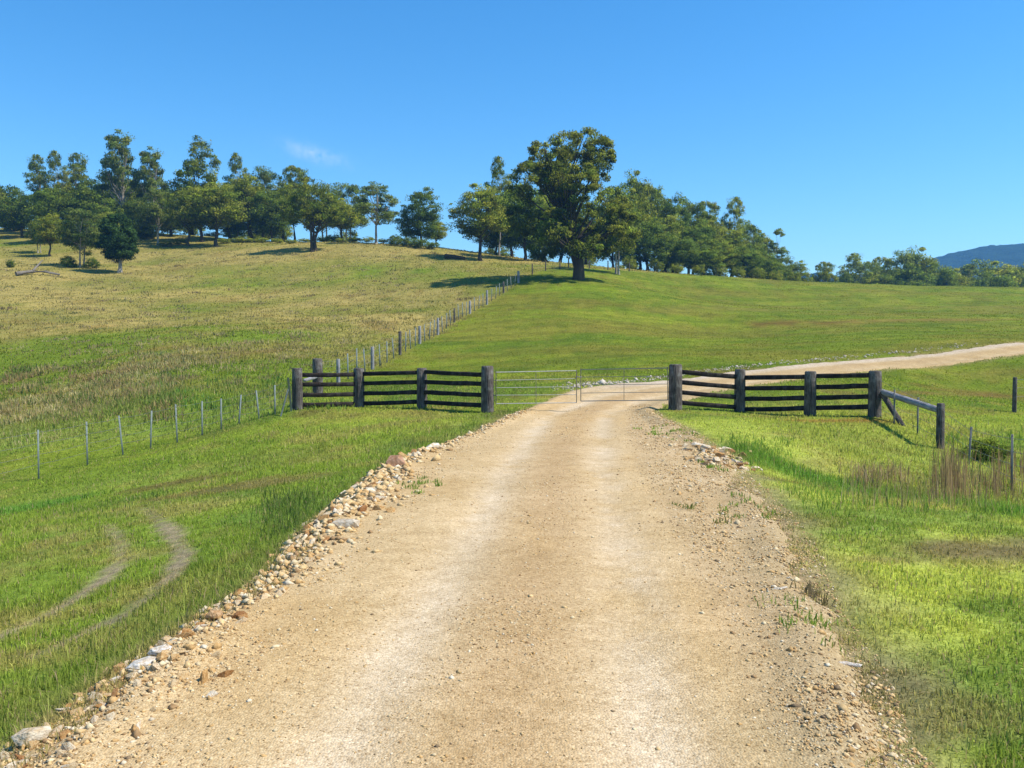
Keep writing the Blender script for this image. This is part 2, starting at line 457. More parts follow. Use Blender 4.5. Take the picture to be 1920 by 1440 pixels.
PW = [(-.1, y, 0) for y in (-30, -10, 0, 3, 6)] + [(-1.5, y, 0) for y in (1, 5, 9, 13)] + [(1.3, y, 0) for y in (1, 5, 9, 13, 17)] + \
     [(.3, 9, .015), (.5, 13, .01), (.9, 17, .0), (0.2, 19, 0.0), (2.6, 19, 0), (1.6, 21.5, 0), (2.8, 23.2, .06), (2.7, 9.5, .0), (2.9, 12, -.02)] + \
     [(3.7, 13.8, -.16), (5.0, 12.6, -.46), (6.2, 13.2, -.68), (8, 14, -.82), (10, 13.6, -.9), (13, 13, -1.0), (4.3, 9.9, -.06), (6, 9.4, -.12), (8.2, 9.1, -.18), (11, 8.8, -.25), (5.5, 17.2, -.12), (7.5, 17.5, -.36), (9, 15.8, -.66),
      (12, 20, -.5), (20, 18, -.8), (30, 40, 1.4), (45, 48, 2.0)] + \
     [(-12, 0, -1.0), (-12, -20, -1), (14, 0, -.2), (14, -20, -.2), (-30, 10, -2.2), (35, 5, -1), (-40, 25, -1.5), (-60, 50, 2), (60, 60, 3)] + \
     [(40, 172, 8.5), (80, 172, 7), (115, 185, 5.5), (0, 172, 13), (-30, 160, 17.5), (-65, 175, 23), (-120, 180, 24), (55, 230, 0), (125, 230, 0), (-40, 230, 12), (-130, 230, 18), (-150, 100, 13), (-110, 60, 4), (170, 140, 6), (150, 60, 2), (200, 230, -4)]
ctrl = [tuple(at_depth(u, v, Y)) for u, v, Y in PT] + PW
ctrl = np.array(ctrl, float)
ctrl[:, 2] -= bank(ctrl[:, 0], ctrl[:, 1])
def tps_fit(P, lam=0.02):
    n = len(P)
    d = np.hypot(P[:, None, 0] - P[None, :, 0], P[:, None, 1] - P[None, :, 1])
    K = np.where(d > 0, d * d * np.log(np.maximum(d, 1e-9)), 0) + np.eye(n) * lam
    Q = np.c_[np.ones(n), P[:, :2]]
    A = np.block([[K, Q], [Q.T, np.zeros((3, 3))]])
    return np.linalg.solve(A, np.r_[P[:, 2], 0, 0, 0])
TW = tps_fit(ctrl)
def tps(x, y):
    x = np.asarray(x, float).ravel(); y = np.asarray(y, float).ravel()
    out = np.empty_like(x)
    for i in range(0, len(x), 60000):
        xx, yy = x[i:i + 60000, None], y[i:i + 60000, None]
        d2 = (xx - ctrl[None, :, 0]) ** 2 + (yy - ctrl[None, :, 1]) ** 2
        out[i:i + 60000] = (0.5 * d2 * np.log(np.maximum(d2, 1e-12))) @ TW[:-3] + TW[-3] + TW[-2] * xx[:, 0] + TW[-1] * yy[:, 0]
    return out
def height(x, y, fr=None):
    x = np.asarray(x, float); y = np.asarray(y, float)
    sh = x.shape; x = x.ravel(); y = y.ravel()
    if fr is None: fr = road_frame(x, y)
    lat, d, wl, wr = fr
    z = tps(x, y)
    r = np.hypot(x, y)
    w = sstep(r, 185, 330)
    z = np.clip(z, -30, 60) * (1 - w) + (-5 + 10 * (fbm(x, y, 420, 3, 71) - .5)) * w
    wb = sstep(-y, 30, 90); z = z * (1 - wb) - 1.0 * wb
    off = sstep(d, 0.0, 1.2)
    rough = 0.05 + 0.25 * sstep(r, 40, 110) + .26 * pasture_side(x, y) * (1 - sstep(r, 60, 100))
    z = z + bank(x, y, fr) + off * rough * ((fbm(x, y, 2.2, 4, 3) - .5) + (fbm(x, y, 7, 3, 9) - .5))
    z = z - 0.06 * (1 - sstep(d, -0.45, -0.05))
    return z.reshape(sh)
def gz(x, y): return float(height(np.array([x]), np.array([y]))[0])
def hit(u, v):
    """where the sight line through a pixel meets the ground"""
    d = cam_dir(u, v)
    Y = np.geomspace(2.5, 400, 900)
    X = d.x / d.y * Y; Z = CAMZ + d.z / d.y * Y
    b = Z < height(X, Y)
    i = int(np.argmax(b)) if b.any() else len(Y) - 1
    return X[i], Y[i]

# ------------------------------------------------------------------ what grows where
SPOTS = []   # x, y, rx, ry, colour, strength, blade factor
def spot(u, v, rx, ry, col, s, bf=0.3):
    x, y = hit(u, v); SPOTS.append((x, y, rx, ry, col, s, bf, 1.0))
SOIL, STRAW, RUST, LUSH, LIME = (.235, .185, .105), (.34, .28, .13), (.30, .17, .06), (.085, .20, .035), (.24, .33, .045)
spot(1850, 1035, 1.1, .6, (.21, .16, .09), .8, .25); spot(1660, 1052, .35, .2, SOIL, .5); spot(1560, 918, .55, .3, SOIL, .5, .4)
spot(410, 918, 1.5, .9, (.20, .16, .07), .75, .4); spot(340, 905, 1.2, .5, (.15, .11, .05), .7, .4); spot(600, 860, .9, .5, (.19, .17, .06), .6, .6)
spot(560, 850, 1.3, .7, (.17, .18, .05), .5, .6)
spot(1580, 790, 1.5, .35, RUST, .75, .5); spot(1440, 783, .9, .25, (.26, .2, .1), .6, .5); spot(860, 757, .8, .3, (.40, .30, .18), .85, .2)
spot(1500, 606, 4.0, 2.4, (.20, .15, .07), .8); spot(1570, 603, 5.0, 2.0, (.21, .16, .07), .8); spot(1700, 600, 6, 1.6, (.23, .18, .08), .7); spot(1820, 598, 7, 1.6, (.22, .17, .08), .7)
spot(1660, 745, 1.2, .4, SOIL, .5); spot(1860, 700, 3, .9, SOIL, .45); spot(1830, 738, 2.4, .8, (.22, .15, .08), .6)
spot(250, 1255, .55, .5, STRAW, .6, .5); spot(170, 1345, .7, .5, (.27, .25, .11), .6, .6); spot(330, 1190, .5, .4, (.26, .24, .11), .5, .6)
spot(60, 950, 1.3, .5, LUSH, .8, 1.4); spot(450, 1090, .5, .7, (.12, .2, .04), .4, 1.2); spot(530, 960, .6, 1.0, (.10, .18, .04), .6, 1.4); spot(470, 870, 2.2, .9, (.14, .2, .045), .4, 1)
spot(760, 800, 2.2, .8, (.25, .31, .06), .7, .8); spot(620, 790, 1.8, .5, (.27, .30, .07), .6, .8); spot(330, 845, 2.0, .6, LIME, .5, .8); spot(200, 910, 2.2, .6, (.20, .27, .06), .5, .9)
spot(1150, 632, 3.2, 1.6, (.085, .15, .03), .55, 1.3); spot(1040, 608, 3.5, 1.5, (.10, .15, .035), .45, 1.2); spot(1120, 600, 5.0, 2.0, (.19, .17, .07), .35); spot(1080, 540, 5.0, 3, LIME, .4)
spot(1130, 668, 2.5, 1.2, (.2, .2, .07), .5); spot(960, 650, 3, 2.5, (.11, .2, .035), .4)
spot(1720, 1330, .5, .4, (.25, .22, .12), .5, .5); spot(1640, 1290, .25, .25, (.12, .12, .06), .6, .6); spot(1880, 820, 1.5, 1.2, LUSH, .5, 1.3)
def scar(pts, rx, ry, col, s, n):
    for k in range(n):
        t = k / max(1, n - 1); i = min(int(t * (len(pts) - 1)), len(pts) - 2); w = t * (len(pts) - 1) - i
        x, y = hit(pts[i][0] * (1 - w) + pts[i + 1][0] * w, pts[i][1] * (1 - w) + pts[i + 1][1] * w)
        SPOTS.append((x, y, rx, ry, col, s, .25, .9))
scar([(1440, 608), (1520, 605), (1600, 603)], 1.5, .7, (.17, .115, .06), .8, 9)
scar([(1600, 603), (1700, 600), (1800, 601), (1920, 598)], 1.7, .6, (.26, .19, .10), .75, 13)
scar([(1560, 583), (1700, 577), (1830, 576), (1960, 574)], 3.0, 1.2, (.27, .23, .11), .5, 8)
scar([(1240, 583), (1340, 578), (1440, 580)], 3.0, 1.4, (.24, .21, .10), .5, 6)
scar([(1650, 735), (1740, 738), (1860, 742)], .8, .35, (.20, .14, .08), .75, 7)
def tyre(pts, w):
    P = [hit(u, v) for u, v in pts]
    for (a, b) in zip(P[:-1], P[1:]):
        n = max(2, int(math.hypot(b[0] - a[0], b[1] - a[1]) / (w * .8)))
        for k in range(n):
            t = k / n
            fade = 1 - .5 * max(0, (P.index(a) + t) / (len(P) - 1) - .55) / .45
            SPOTS.append((a[0] * (1 - t) + b[0] * t, a[1] * (1 - t) + b[1] * t, w * random.uniform(.8, 1.15), w, (.30, .25, .18), .85 * fade * random.uniform(.8, 1.1), .16, .75))
tyre([(-60, 1225), (20, 1185), (90, 1155), (150, 1120), (200, 1085), (228, 1050), (225, 1015), (200, 985)], .135)
tyre([(60, 1235), (150, 1195), (220, 1160), (280, 1120), (325, 1080), (345, 1045), (325, 1005), (290, 970), (262, 952)], .135)

SWALE = np.array([hit(u, v) for u, v in ((1385, 845), (1440, 870), (1550, 905), (1660, 930), (1780, 945), (1920, 965))])
def dist_poly(x, y, P):
    best = np.full(np.shape(x), 1e9)
    for a, b in zip(P[:-1], P[1:]):
        dx, dy = b[0] - a[0], b[1] - a[1]
        t = np.clip(((x - a[0]) * dx + (y - a[1]) * dy) / max(dx * dx + dy * dy, 1e-9), 0, 1)
        best = np.minimum(best, np.hypot(x - a[0] - t * dx, y - a[1] - t * dy))
    return best

def cover(x, y, fr):
    """ground cover colour, blade length, blade density factor"""
    lat, d, wl, wr = fr
    n = len(x)
    past = pasture_side(x, y)
    a = fbm(x, y, 9, 5, 21); b = fbm(x, y, 2.6, 4, 33); c = fbm(x, y, 24, 4, 41); e = fbm(x, y, .7, 3, 51)
    r = np.hypot(x, y)
    # mown side
    g0 = np.array((.150, .215, .036)); g1 = np.array((.225, .290, .052)); gdry = np.array((.28, .25, .10))
    k = sstep(.6 * a + .4 * b, .38, .62)[:, None]
    col = g0 * (1 - k) + g1 * k
    near = (1 - sstep(y, 16, 30)) * sstep(x, 1.5, 3.0)
    col = col * (1 - .55 * near[:, None]) + np.array((.42, .48, .11)) * .55 * near[:, None]
    mown_r = near
    left = (1 - sstep(y, 18, 24)) * sstep(-x, 0.5, 2.0)
    col = col * (1 - .65 * left[:, None]) + np.array((.150, .230, .035)) * .65 * left[:, None]
    kd = (sstep(.5 * b + .5 * e, .47, .66) * .6)[:, None]
    col = col * (1 - kd) + gdry * kd
    f1_ = fbm(x, y, 3.4, 5, 63); f2_ = fbm(x, y, 1.1, 4, 65)
    kl = (sstep(.6 * f1_ + .4 * f2_, .51, .64) * .75)[:, None]
    col = col * (1 - kl) + np.array((.100, .175, .036)) * kl
    kb = (sstep(.5 * f2_ + .5 * fbm(x, y, 5.5, 4, 67), .55, .68) * .7)[:, None]
    col = col * (1 - kb) + np.array((.200, .165, .075)) * kb
    ln = np.full(n, .026); df = np.ones(n)
    ln = ln * (.6 + .9 * fbm(x, y, .45, 3, 57)) + .016 * b
    ln = np.where(left > .5, ln + .018 * sstep(a, .35, .65), ln)
    ln = ln * (1 - .3 * mown_r)
    far_mown = (1 - past) * sstep(y, 26, 40)
    col = col * (1 - .3 * far_mown[:, None]) + np.array((.185, .222, .045)) * .3 * far_mown[:, None]
    fo = (sstep(fbm(x * .45, y, 5.0, 5, 69), .5, .66) * far_mown * .55)[:, None]
    col = col * (1 - fo) + np.array((.215, .190, .075)) * fo
    # mowing lines across the far paddock
    st = np.sin((y * .92 + x * .12) * 2.1 + 3 * fbm(x, y, 14, 3, 61)) * far_mown
    col = col * (1 + .09 * st[:, None])
    # rough pasture
    straw = np.array((.305, .252, .150)); olive = np.array((.200, .195, .080)); green = np.array((.13, .185, .035)); brown = np.array((.22, .165, .09))
    upw = sstep(y, 34, 70)
    mixv = .45 * a + .3 * c + .25 * b + .17 * upw - .06
    k1 = sstep(mixv, .40, .56)[:, None]; k2 = sstep(mixv + .1 * (e - .5), .54, .68)[:, None]
    pc = green * (1 - k1) + olive * k1
    pc = pc * (1 - .85 * k2) + straw * .85 * k2
    k3 = (sstep(fbm(x, y, 1.7, 3, 81), .63, .74) * .7 * sstep(a, .3, .6))[:, None]
    pc = pc * (1 - k3) + brown * k3
    low = ((1 - sstep(y, 26, 36)) * .75)[:, None]
    pc = pc * (1 - low) + (np.array((.15, .235, .05)) * (1 - .6 * k2) + np.array((.27, .24, .11)) * .6 * k2) * low
    col = col * (1 - past[:, None]) + pc * past[:, None]
    ln = ln * (1 - past) + (.045 + .085 * b) * past
    # long green growth in the swale on the right and along the stones on the left
    ds = dist_poly(x, y, SWALE)
    k = ((1 - sstep(ds + .9 * (b - .5), .2, .9)) * (x > 3.0))
    col = col * (1 - .9 * k[:, None]) + np.array((.080, .190, .030)) * .9 * k[:, None]
    ln = ln + .055 * k
    back = sstep(x, 5.0, 6.5) * sstep(y, 10.6, 11.8) * (1 - sstep(y, 19, 24)) * (x > 5)
    col = col * (1 - .5 * back[:, None]) + np.array((.175, .215, .055)) * .5 * back[:, None]
    ln = ln + .04 * back * b * 2
    le = (lat < 0) * (1 - sstep(d, .25, 1.3 + b)) * (y < 23) * (past < .5)
    col = col * (1 - .6 * le[:, None]) + np.array((.105, .175, .040)) * .6 * le[:, None]
    ln = ln + .015 * le
    # stony verge, thin grey-green growth on the right shoulder
    re = (lat > 0) * (1 - sstep(d + .9 * (b - .5) + .6 * (e - .5), .0, .5)) * (y < 22)
    col = col * (1 - .6 * re[:, None]) + np.array((.30, .25, .155)) * .6 * re[:, None]
    df = df * (1 - .5 * re); ln = ln * (1 - .35 * re)
    ll = (lat < 0) * (1 - sstep(d + .5 * (b - .5), .1, .55)) * (y < 22)
    col = col * (1 - .6 * ll[:, None]) + np.array((.26, .20, .11)) * .6 * ll[:, None]
    df = df * (1 - .75 * ll); ln = ln * (1 - .5 * ll)
    for sx, sy, rx, ry, sc, s, bf, nz in SPOTS:
        msk = (np.abs(x - sx) < 2 * rx) & (np.abs(y - sy) < 2 * ry)
        if not msk.any(): continue
        q = np.hypot((x[msk] - sx) / rx, (y[msk] - sy) / ry) + nz * (1.5 * (b[msk] - .5) + 1.2 * (e[msk] - .5))
        kk = (1 - sstep(q, .35, 1.15)) * s
        col[msk] = col[msk] * (1 - kk[:, None]) + np.array(sc) * kk[:, None]
        df[msk] = df[msk] * (1 - kk) + bf * kk
        ln[msk] = ln[msk] * (1 - kk) + (ln[msk] * (.35 + .65 * min(bf, 1.4))) * kk
    return col, ln, df

# ------------------------------------------------------------------ ground sheet
def axis(lo, hi, c, s0, g):
    up, p = [c], c
    while p < hi: p += max(s0, g * abs(p - c)); up.append(min(p, hi))
    dn, p = [], c
    while p > lo: p -= max(s0, g * abs(p - c)); dn.append(max(p, lo))
    return np.array(dn[::-1] + up)
gx = axis(-1200, 1800, 0.0, .13, .034); gy = axis(-120, 1600, 6.5, .13, .026)
GX, GY = np.meshgrid(gx, gy)
fx, fy = GX.ravel(), GY.ravel()
fr = road_frame(fx, fy)
gzv = height(fx, fy, fr)
gcol, gln, gdf = cover(fx, fy, fr)
gpast = pasture_side(fx, fy); gnear = 1 - sstep(np.hypot(fx, fy), 14, 30); ggr = np.clip((gcol[:, 1] - gcol[:, 0]) / .03, 0, 1)[:, None]
gcol = gcol * (np.array((.76, .75, .34)) * (1 - gnear[:, None]) + (np.array((1.12, 1.06, .86)) * ggr + np.array((.82, .78, .72)) * (1 - ggr)) * gnear[:, None]) * (1 + gpast[:, None] * np.array((.34, .30, .62)))
inside = 1 - sstep(fr[1], -.1, .25)
gcol = gcol * (1 - inside[:, None]) + np.array((.37, .26, .15)) * inside[:, None]
farr = sstep(np.hypot(fx, fy), 170, 300)[:, None]
gcol = gcol * (1 - farr) + np.array((.10, .13, .04)) * farr
nx, ny = len(gx), len(gy)
ii = (np.arange(ny - 1)[:, None] * nx + np.arange(nx - 1)[None, :]).ravel()
me = np_mesh('ground', np.c_[fx, fy, gzv], np.c_[ii, ii + 1, ii + nx + 1, ii + nx], gcol, True, [M_GROUND])
link('ground', me, kind='structure')
print('ground', nx, ny)

# ------------------------------------------------------------------ road sheet
def densify(P, W1, W2):
    o = []
    for i in range(len(P) - 1):
        L = math.hypot(*(P[i + 1] - P[i])); m = P[i][1]
        st = .1 if 2 < m < 13 else (.2 if 0 <= m < 45 else .6)
        n = max(2, int(L / st))
        for k in range(n):
            t = k / n; o.append((*(P[i] * (1 - t) + P[i + 1] * t), W1[i] * (1 - t) + W1[i + 1] * t, W2[i] * (1 - t) + W2[i + 1] * t))
    return np.array(o)
D = densify(CL, WL, WR)
for _ in range(12):
    D[1:-1] = .25 * D[:-2] + .5 * D[1:-1] + .25 * D[2:]
tg = np.gradient(D[:, :2], axis=0); tg /= np.linalg.norm(tg, axis=1)[:, None]
nrm = np.c_[tg[:, 1], -tg[:, 0]]
K = 64
tt = np.linspace(0, 1, K)
lat = -(D[:, 2] + .55)[:, None] * (1 - tt) + (D[:, 3] + .55)[:, None] * tt
RX = D[:, 0][:, None] + nrm[:, 0][:, None] * lat; RY = D[:, 1][:, None] + nrm[:, 1][:, None] * lat
rx, ry = RX.ravel(), RY.ravel()
rf = road_frame(rx, ry)
def road_off(x, y, f):
    lat, d, wl, wr = f
    dd = d + .38 * (fbm(x, y, .55, 4, 91) - .5) + .5 * (fbm(x, y, 2.2, 3, 95) - .5)
    o = .065 * (1 - sstep(dd, -.3, .12)) - .07 * sstep(dd, -.1, .25)
    tw = .66
    rut = np.exp(-((np.abs(lat) - tw) / .24) ** 2)
    return o - .028 * rut * (d < -.2) + .02 * (fbm(x, y, .5, 4, 97) - .5) + .02 * sstep(lat, 1.1, 1.5) * (fbm(x, y, .12, 2, 99) - .3)
def road_z(x, y):
    f = road_frame(x, y)
    return height(x, y, f) + road_off(x, y, f)
rz = height(rx, ry, rf) + road_off(rx, ry, rf)
lt = rf[0]
q = fbm(rx, ry * .35, .7, 4, 101)
q2 = fbm(rx, ry, 2.5, 4, 103)
trk = np.exp(-((np.abs(lt + .12 * (q2 - .5)) - .66) / .24) ** 2) * sstep(q + .5 * (fbm(rx, ry, .16, 3, 113) - .5), .18, .62) * (.62 + .4 * q2)
mid_ = np.exp(-(lt / .42) ** 2)[:, None]
base = np.array((.700, .525, .285)) * (1 - mid_) + np.array((.600, .428, .225)) * mid_
base = base * (.94 + .12 * q2[:, None])
och = (sstep(fbm(rx, ry * .5, 1.3, 4, 105), .5, .7) * .55)[:, None]
base = base * (1 - och) + np.array((.66, .46, .215)) * och
rcol = base * (1 - trk[:, None]) + np.array((.78, .645, .45)) * trk[:, None]
vg = (sstep(lt, 1.05, 1.35) * .6)[:, None]
rcol = rcol * (1 - vg) + (np.array((.56, .40, .215)) * (1 - q2[:, None]) + np.array((.62, .49, .30)) * q2[:, None]) * vg
eg = (sstep(rf[1] + .8 * (fbm(rx, ry, 1.1, 4, 107) - .5), -.75, -.05) * (lt > 0) * .65)[:, None]
rcol = rcol * (1 - eg) + np.array((.47, .375, .21)) * eg
fa = (sstep(ry, 24, 30) * .65)[:, None]
rcol = rcol * (1 - fa) + (np.array((.56, .415, .215)) * (.8 + .4 * q[:, None])) * fa
ff = (sstep(-lt / np.maximum(rf[2], .1), .45, .8) * sstep(ry, 25, 28) * .8)[:, None]
rcol = rcol * (1 - ff) + np.array((.60, .52, .42)) * ff
ns = len(D)
ii = (np.arange(ns - 1)[:, None] * K + np.arange(K - 1)[None, :]).ravel()
rcol = rcol * .76
me = np_mesh('gravel_road', np.c_[rx, ry, rz], np.c_[ii, ii + 1, ii + K + 1, ii + K], rcol, True, [M_ROAD])
link('gravel_road', me, kind='structure')

# ------------------------------------------------------------------ far range and haze
def ridge(name, x0, x1, y0, y1, prof, seed, label=None):
    X = np.linspace(x0, x1, 260); Y = np.linspace(y0, y1, 70)
    A, B = np.meshgrid(X, Y)
    t = (B - y0) / (y1 - y0)
    z = -14 + (np.interp(A, *prof) + 14) * np.sin(np.pi * np.clip(t, 0, 1)) ** .8
    z = z + 6 * (fbm(A.ravel(), B.ravel(), 130, 4, seed).reshape(A.shape) - .5) * np.sin(np.pi * t) + 5 * (fbm(A.ravel(), B.ravel(), 12, 2, seed + 7).reshape(A.shape) - .5)
    n, m = len(X), len(Y)
    ii = (np.arange(m - 1)[:, None] * n + np.arange(n - 1)[None, :]).ravel()
    me = np_mesh(name, np.c_[A.ravel(), B.ravel(), z.ravel()], np.c_[ii, ii + 1, ii + n + 1, ii + n], None, True, [M_FOREST])
    link(name, me, kind='structure')
pr = [at_depth(u, v, 1150) for u, v in ((1300, 560), (1500, 514), (1560, 520), (1640, 512), (1720, 497), (1770, 478), (1840, 466), (1920, 458), (2050, 452), (2300, 452), (2700, 470))]
ridge('mountain', pr[0].x - 200, pr[-1].x, 850, 1450, ([p.x for p in pr], [p.z for p in pr]), 201)

# ------------------------------------------------------------------ stones
def rock_mesh(seed, npt=15, flat=.65):
    # broken quarry stone: the hull of a few random points
    import bmesh
    r = np.random.default_rng(seed)
    d = r.normal(size=(npt, 3)); d /= np.linalg.norm(d, axis=1)[:, None]
    p = d * r.uniform(.38, .56, (npt, 1)) * np.array((1, .8, flat))
    bm = bmesh.new()
    vv = [bm.verts.new(q) for q in p]
    res = bmesh.ops.convex_hull(bm, input=vv)
    bmesh.ops.delete(bm, geom=[e for e in res['geom_interior'] if isinstance(e, bmesh.types.BMVert)], context='VERTS')
    me = bpy.data.meshes.new('stone'); bm.to_mesh(me); bm.free()
    me.materials.append(M_STONE)
    return me
ROCKS = [rock_mesh(300 + i, 10 + i % 7, .45 + .35 * (i % 4) / 3) for i in range(18)]
verge = empty('stone_edging', (-1.9, 8, gz(-1.9, 8)), 'line of broken ochre and white stones edging the left side of the gravel road', 'stones')
heap = empty('stone_heap', (3.5, 14.4, gz(3.5, 14.4)), 'small fan of broken stone spilling into the green ditch beside the road', 'stones')
bpy.context.view_layer.update()
Ly = RD[:, 0]; Lx = RD[:, 2]
rs = np.random.default_rng(77)
cand = []
for i in range(4200):
    y = 3.2 + 19.0 * rs.random() ** 1.15
    dens = .55 + .45 * math.exp(-((y - 9.5) / 3.8) ** 2) - (.35 if y > 17 else 0)
    if rs.random() > dens: continue
    spread = .10 + .17 * math.exp(-((y - 9.8) / 3.0) ** 2) + (.14 if y < 5 else 0)
    o = abs(rs.normal(0, spread)) * (1 if rs.random() < .45 else -1) - .02
    x = np.interp(y, Ly, Lx) + .05 + o * -.0 + (o if o > 0 else o * .9)
    s = min(.22, .049 * math.exp(rs.normal(0, .45)) * (1.35 if abs(y - 11) < 3.5 else 1.0))
    s = min(s, .012 * y + .035)
    cand.append((s / max(y, 3), x, y, s, 0))
for i in range(230):
    y = 12.9 + rs.random() * 2.6; x = np.interp(y, Ly, RD[:, 3]) + rs.normal(-.1, .27)
    s = min(.26, .105 * math.exp(rs.normal(0, .4)))
    cand.append((s / y, x, y, s, 1))
cand.sort(reverse=True)
n_by = [0, 0]; rest = []
for _, x, y, s, w in cand:
    if n_by[w] >= (295, 130)[w]:
        rest.append((x, y, s)); continue
    n_by[w] += 1
    par = (verge, heap)[w]
    f = road_frame(np.array([x]), np.array([y]))
    z = max(float(height(np.array([x]), np.array([y]), f)[0]), float(height(np.array([x]), np.array([y]), f)[0] + road_off(np.array([x]), np.array([y]), f)[0]))
    o = link('stone', ROCKS[rs.integers(len(ROCKS))], par)
    o.location = Vector((x, y, z - s * rs.uniform(-.1, .1))) - par.location
    o.scale = (s * rs.uniform(.9, 1.5), s * rs.uniform(.8, 1.2), s * rs.uniform(.8, 1.25))
    o.rotation_euler = (rs.normal(0, .35), rs.normal(0, .35), rs.uniform(0, 6.28))

def big_rock(u, v, s, mesh, color, label, sc=(1, 1, 1), rot=0.0):
    x, y = hit(u, v)
    m, t = mat('rock_face')
    p = obj_co(t); n = noise(t, p, 6, 6)
    color = tuple(q * .82 for q in color)
    c = ramp(t, n, [(.35, (color[0] * .72, color[1] * .60, color[2] * .45)), (.6, color), (.8, tuple(min(.85, q * 1.15) for q in color))])
    finish(m, t, c, .85, bump(t, n, .6, .03), .2)
    me = rock_mesh(mesh, 26, .62); me.materials.clear(); me.materials.append(m)
    z = max(gz(x, y), float(road_z(np.array([x]), np.array([y]))[0]))
    o = link('rock', me, None, label, 'rock')
    o.location = (x, y, z + s * sc[2] * .14); o.scale = (s * sc[0], s * sc[1], s * sc[2]); o.rotation_euler = (.1, -.08, rot)
big_rock(60, 1392, .155, 901, (.74, .62, .44), 'cream boulder at the near end of the stone edging', (1.1, .9, 1), .3)
big_rock(272, 1252, .15, 902, (.76, .71, .63), 'flat white slab leaning among the ochre edging stones', (1.3, .8, .7), .5)
big_rock(303, 1232, .13, 907, (.74, .68, .60), 'smaller white slab resting behind the flat white slab', (1.2, .8, .7), .2)
big_rock(402, 1163, .125, 903, (.56, .36, .19), 'squarish orange-brown rock on the stone edging above the bleached slabs', (1, 1, 1.1), .9)
big_rock(650, 1002, .24, 904, (.60, .52, .40), 'grey-cream block jutting from the widest part of the stone edging', (1.1, .9, 1), .2)
big_rock(742, 878, .36, 905, (.46, .27, .17), 'tall reddish brown rock crowning the stone edging', (.9, .9, 1.25), .4)
big_rock(808, 842, .34, 906, (.76, .68, .55), 'pale cream rock at the stone edging nearer the gate than the reddish rock', (1.3, .9, .7), 1.1)
big_rock(1590, 1258, .105, 908, (.76, .68, .58), 'long thin white stone lying on the right gravel shoulder', (1.35, .6, .45), -.35)
big_rock(1462, 1122, .08, 909, (.70, .62, .50), 'small pale flat stone on the right gravel shoulder by a dry tuft', (1.5, .7, .4), .2)

# loose gravel: nobody could count it
def octa(n, pos, size, colr, seed):
    r = np.random.default_rng(seed)
    base = np.array([(1, 0, 0), (-1, 0, 0), (0, 1, 0), (0, -1, 0), (0, 0, 1), (0, 0, -1)], float)
    v = base[None] * (1 + r.uniform(-.35, .35, (n, 6, 1))) + r.uniform(-.22, .22, (n, 6, 3))
    v *= (size[:, None] * np.array([1, .8, .6]) * r.uniform(.8, 1.25, (n, 3)))[:, None, :]
    a = r.uniform(0, 6.283, n); ca, sa = np.cos(a)[:, None], np.sin(a)[:, None]
    vx = v[:, :, 0] * ca - v[:, :, 1] * sa; vy = v[:, :, 0] * sa + v[:, :, 1] * ca
    v = np.stack([vx, vy, v[:, :, 2]], 2) + pos[:, None, :] - np.array([0, 0, 1.0]) * (size * .22)[:, None, None]
    f = np.array([(0, 2, 4), (2, 1, 4), (1, 3, 4), (3, 0, 4), (2, 0, 5), (1, 2, 5), (3, 1, 5), (0, 3, 5)])
    return v.reshape(-1, 3), (f[None] + (np.arange(n) * 6)[:, None, None]).reshape(-1, 3), np.repeat(colr, 6, 0)
NG = 120000
yy = np.exp(rs.uniform(math.log(2.9), math.log(24), NG))
u = rs.random(NG)
lw = np.interp(yy, Ly, RD[:, 2]); rw = np.interp(yy, Ly, RD[:, 3]); cc = np.interp(yy, Ly, RD[:, 1])
xx = lw - .12 + (rw - lw + .35) * u
la = xx - cc
p = .15 + .35 * np.exp(-(la / .3) ** 2) + .85 * sstep(la, 1.0, 1.35) + .4 * sstep(-la, 1.1, 1.6) - .12 * np.exp(-((np.abs(la) - .66) / .22) ** 2)
p *= .35 + 1.3 * sstep(fbm(xx, yy, .8, 3, 111), .35, .65)
k = rs.random(NG) < p * .95
xx, yy, la = xx[k], yy[k], la[k]
sz = np.minimum(.045, .0046 * np.exp(rs.normal(0, .45, len(xx)))) * (1 + .55 * sstep(la, 1.1, 1.6) + .3 * sstep(-la, 1.2, 1.7)) * (1 + .03 * yy)
f = road_frame(xx, yy)
zz = np.maximum(height(xx, yy, f), height(xx, yy, f) + road_off(xx, yy, f)) + sz * .25
pal = np.array([(.72, .51, .25), (.60, .38, .16), (.76, .61, .37), (.82, .70, .50), (.40, .25, .12), (.27, .19, .11)])
cc = pal[rs.choice(6, len(xx), p=[.34, .24, .18, .06, .13, .05])] * rs.uniform(.85, 1.12, (len(xx), 1))
v1, f1, c1 = octa(len(xx), np.c_[xx, yy, zz], sz, cc, 5)
if rest:
    R = np.array(rest); zz = np.maximum(height(R[:, 0], R[:, 1]), road_z(R[:, 0], R[:, 1])) + .2 * R[:, 2]
    cc = pal[rs.choice(5, len(R), p=[.36, .26, .22, .06, .1])]
    v2, f2, c2 = octa(len(R), np.c_[R[:, 0], R[:, 1], zz], R[:, 2] * .55, cc, 6)
    v1, f1, c1 = np.r_[v1, v2], np.r_[f1, f2 + len(v1)], np.r_[c1, c2]
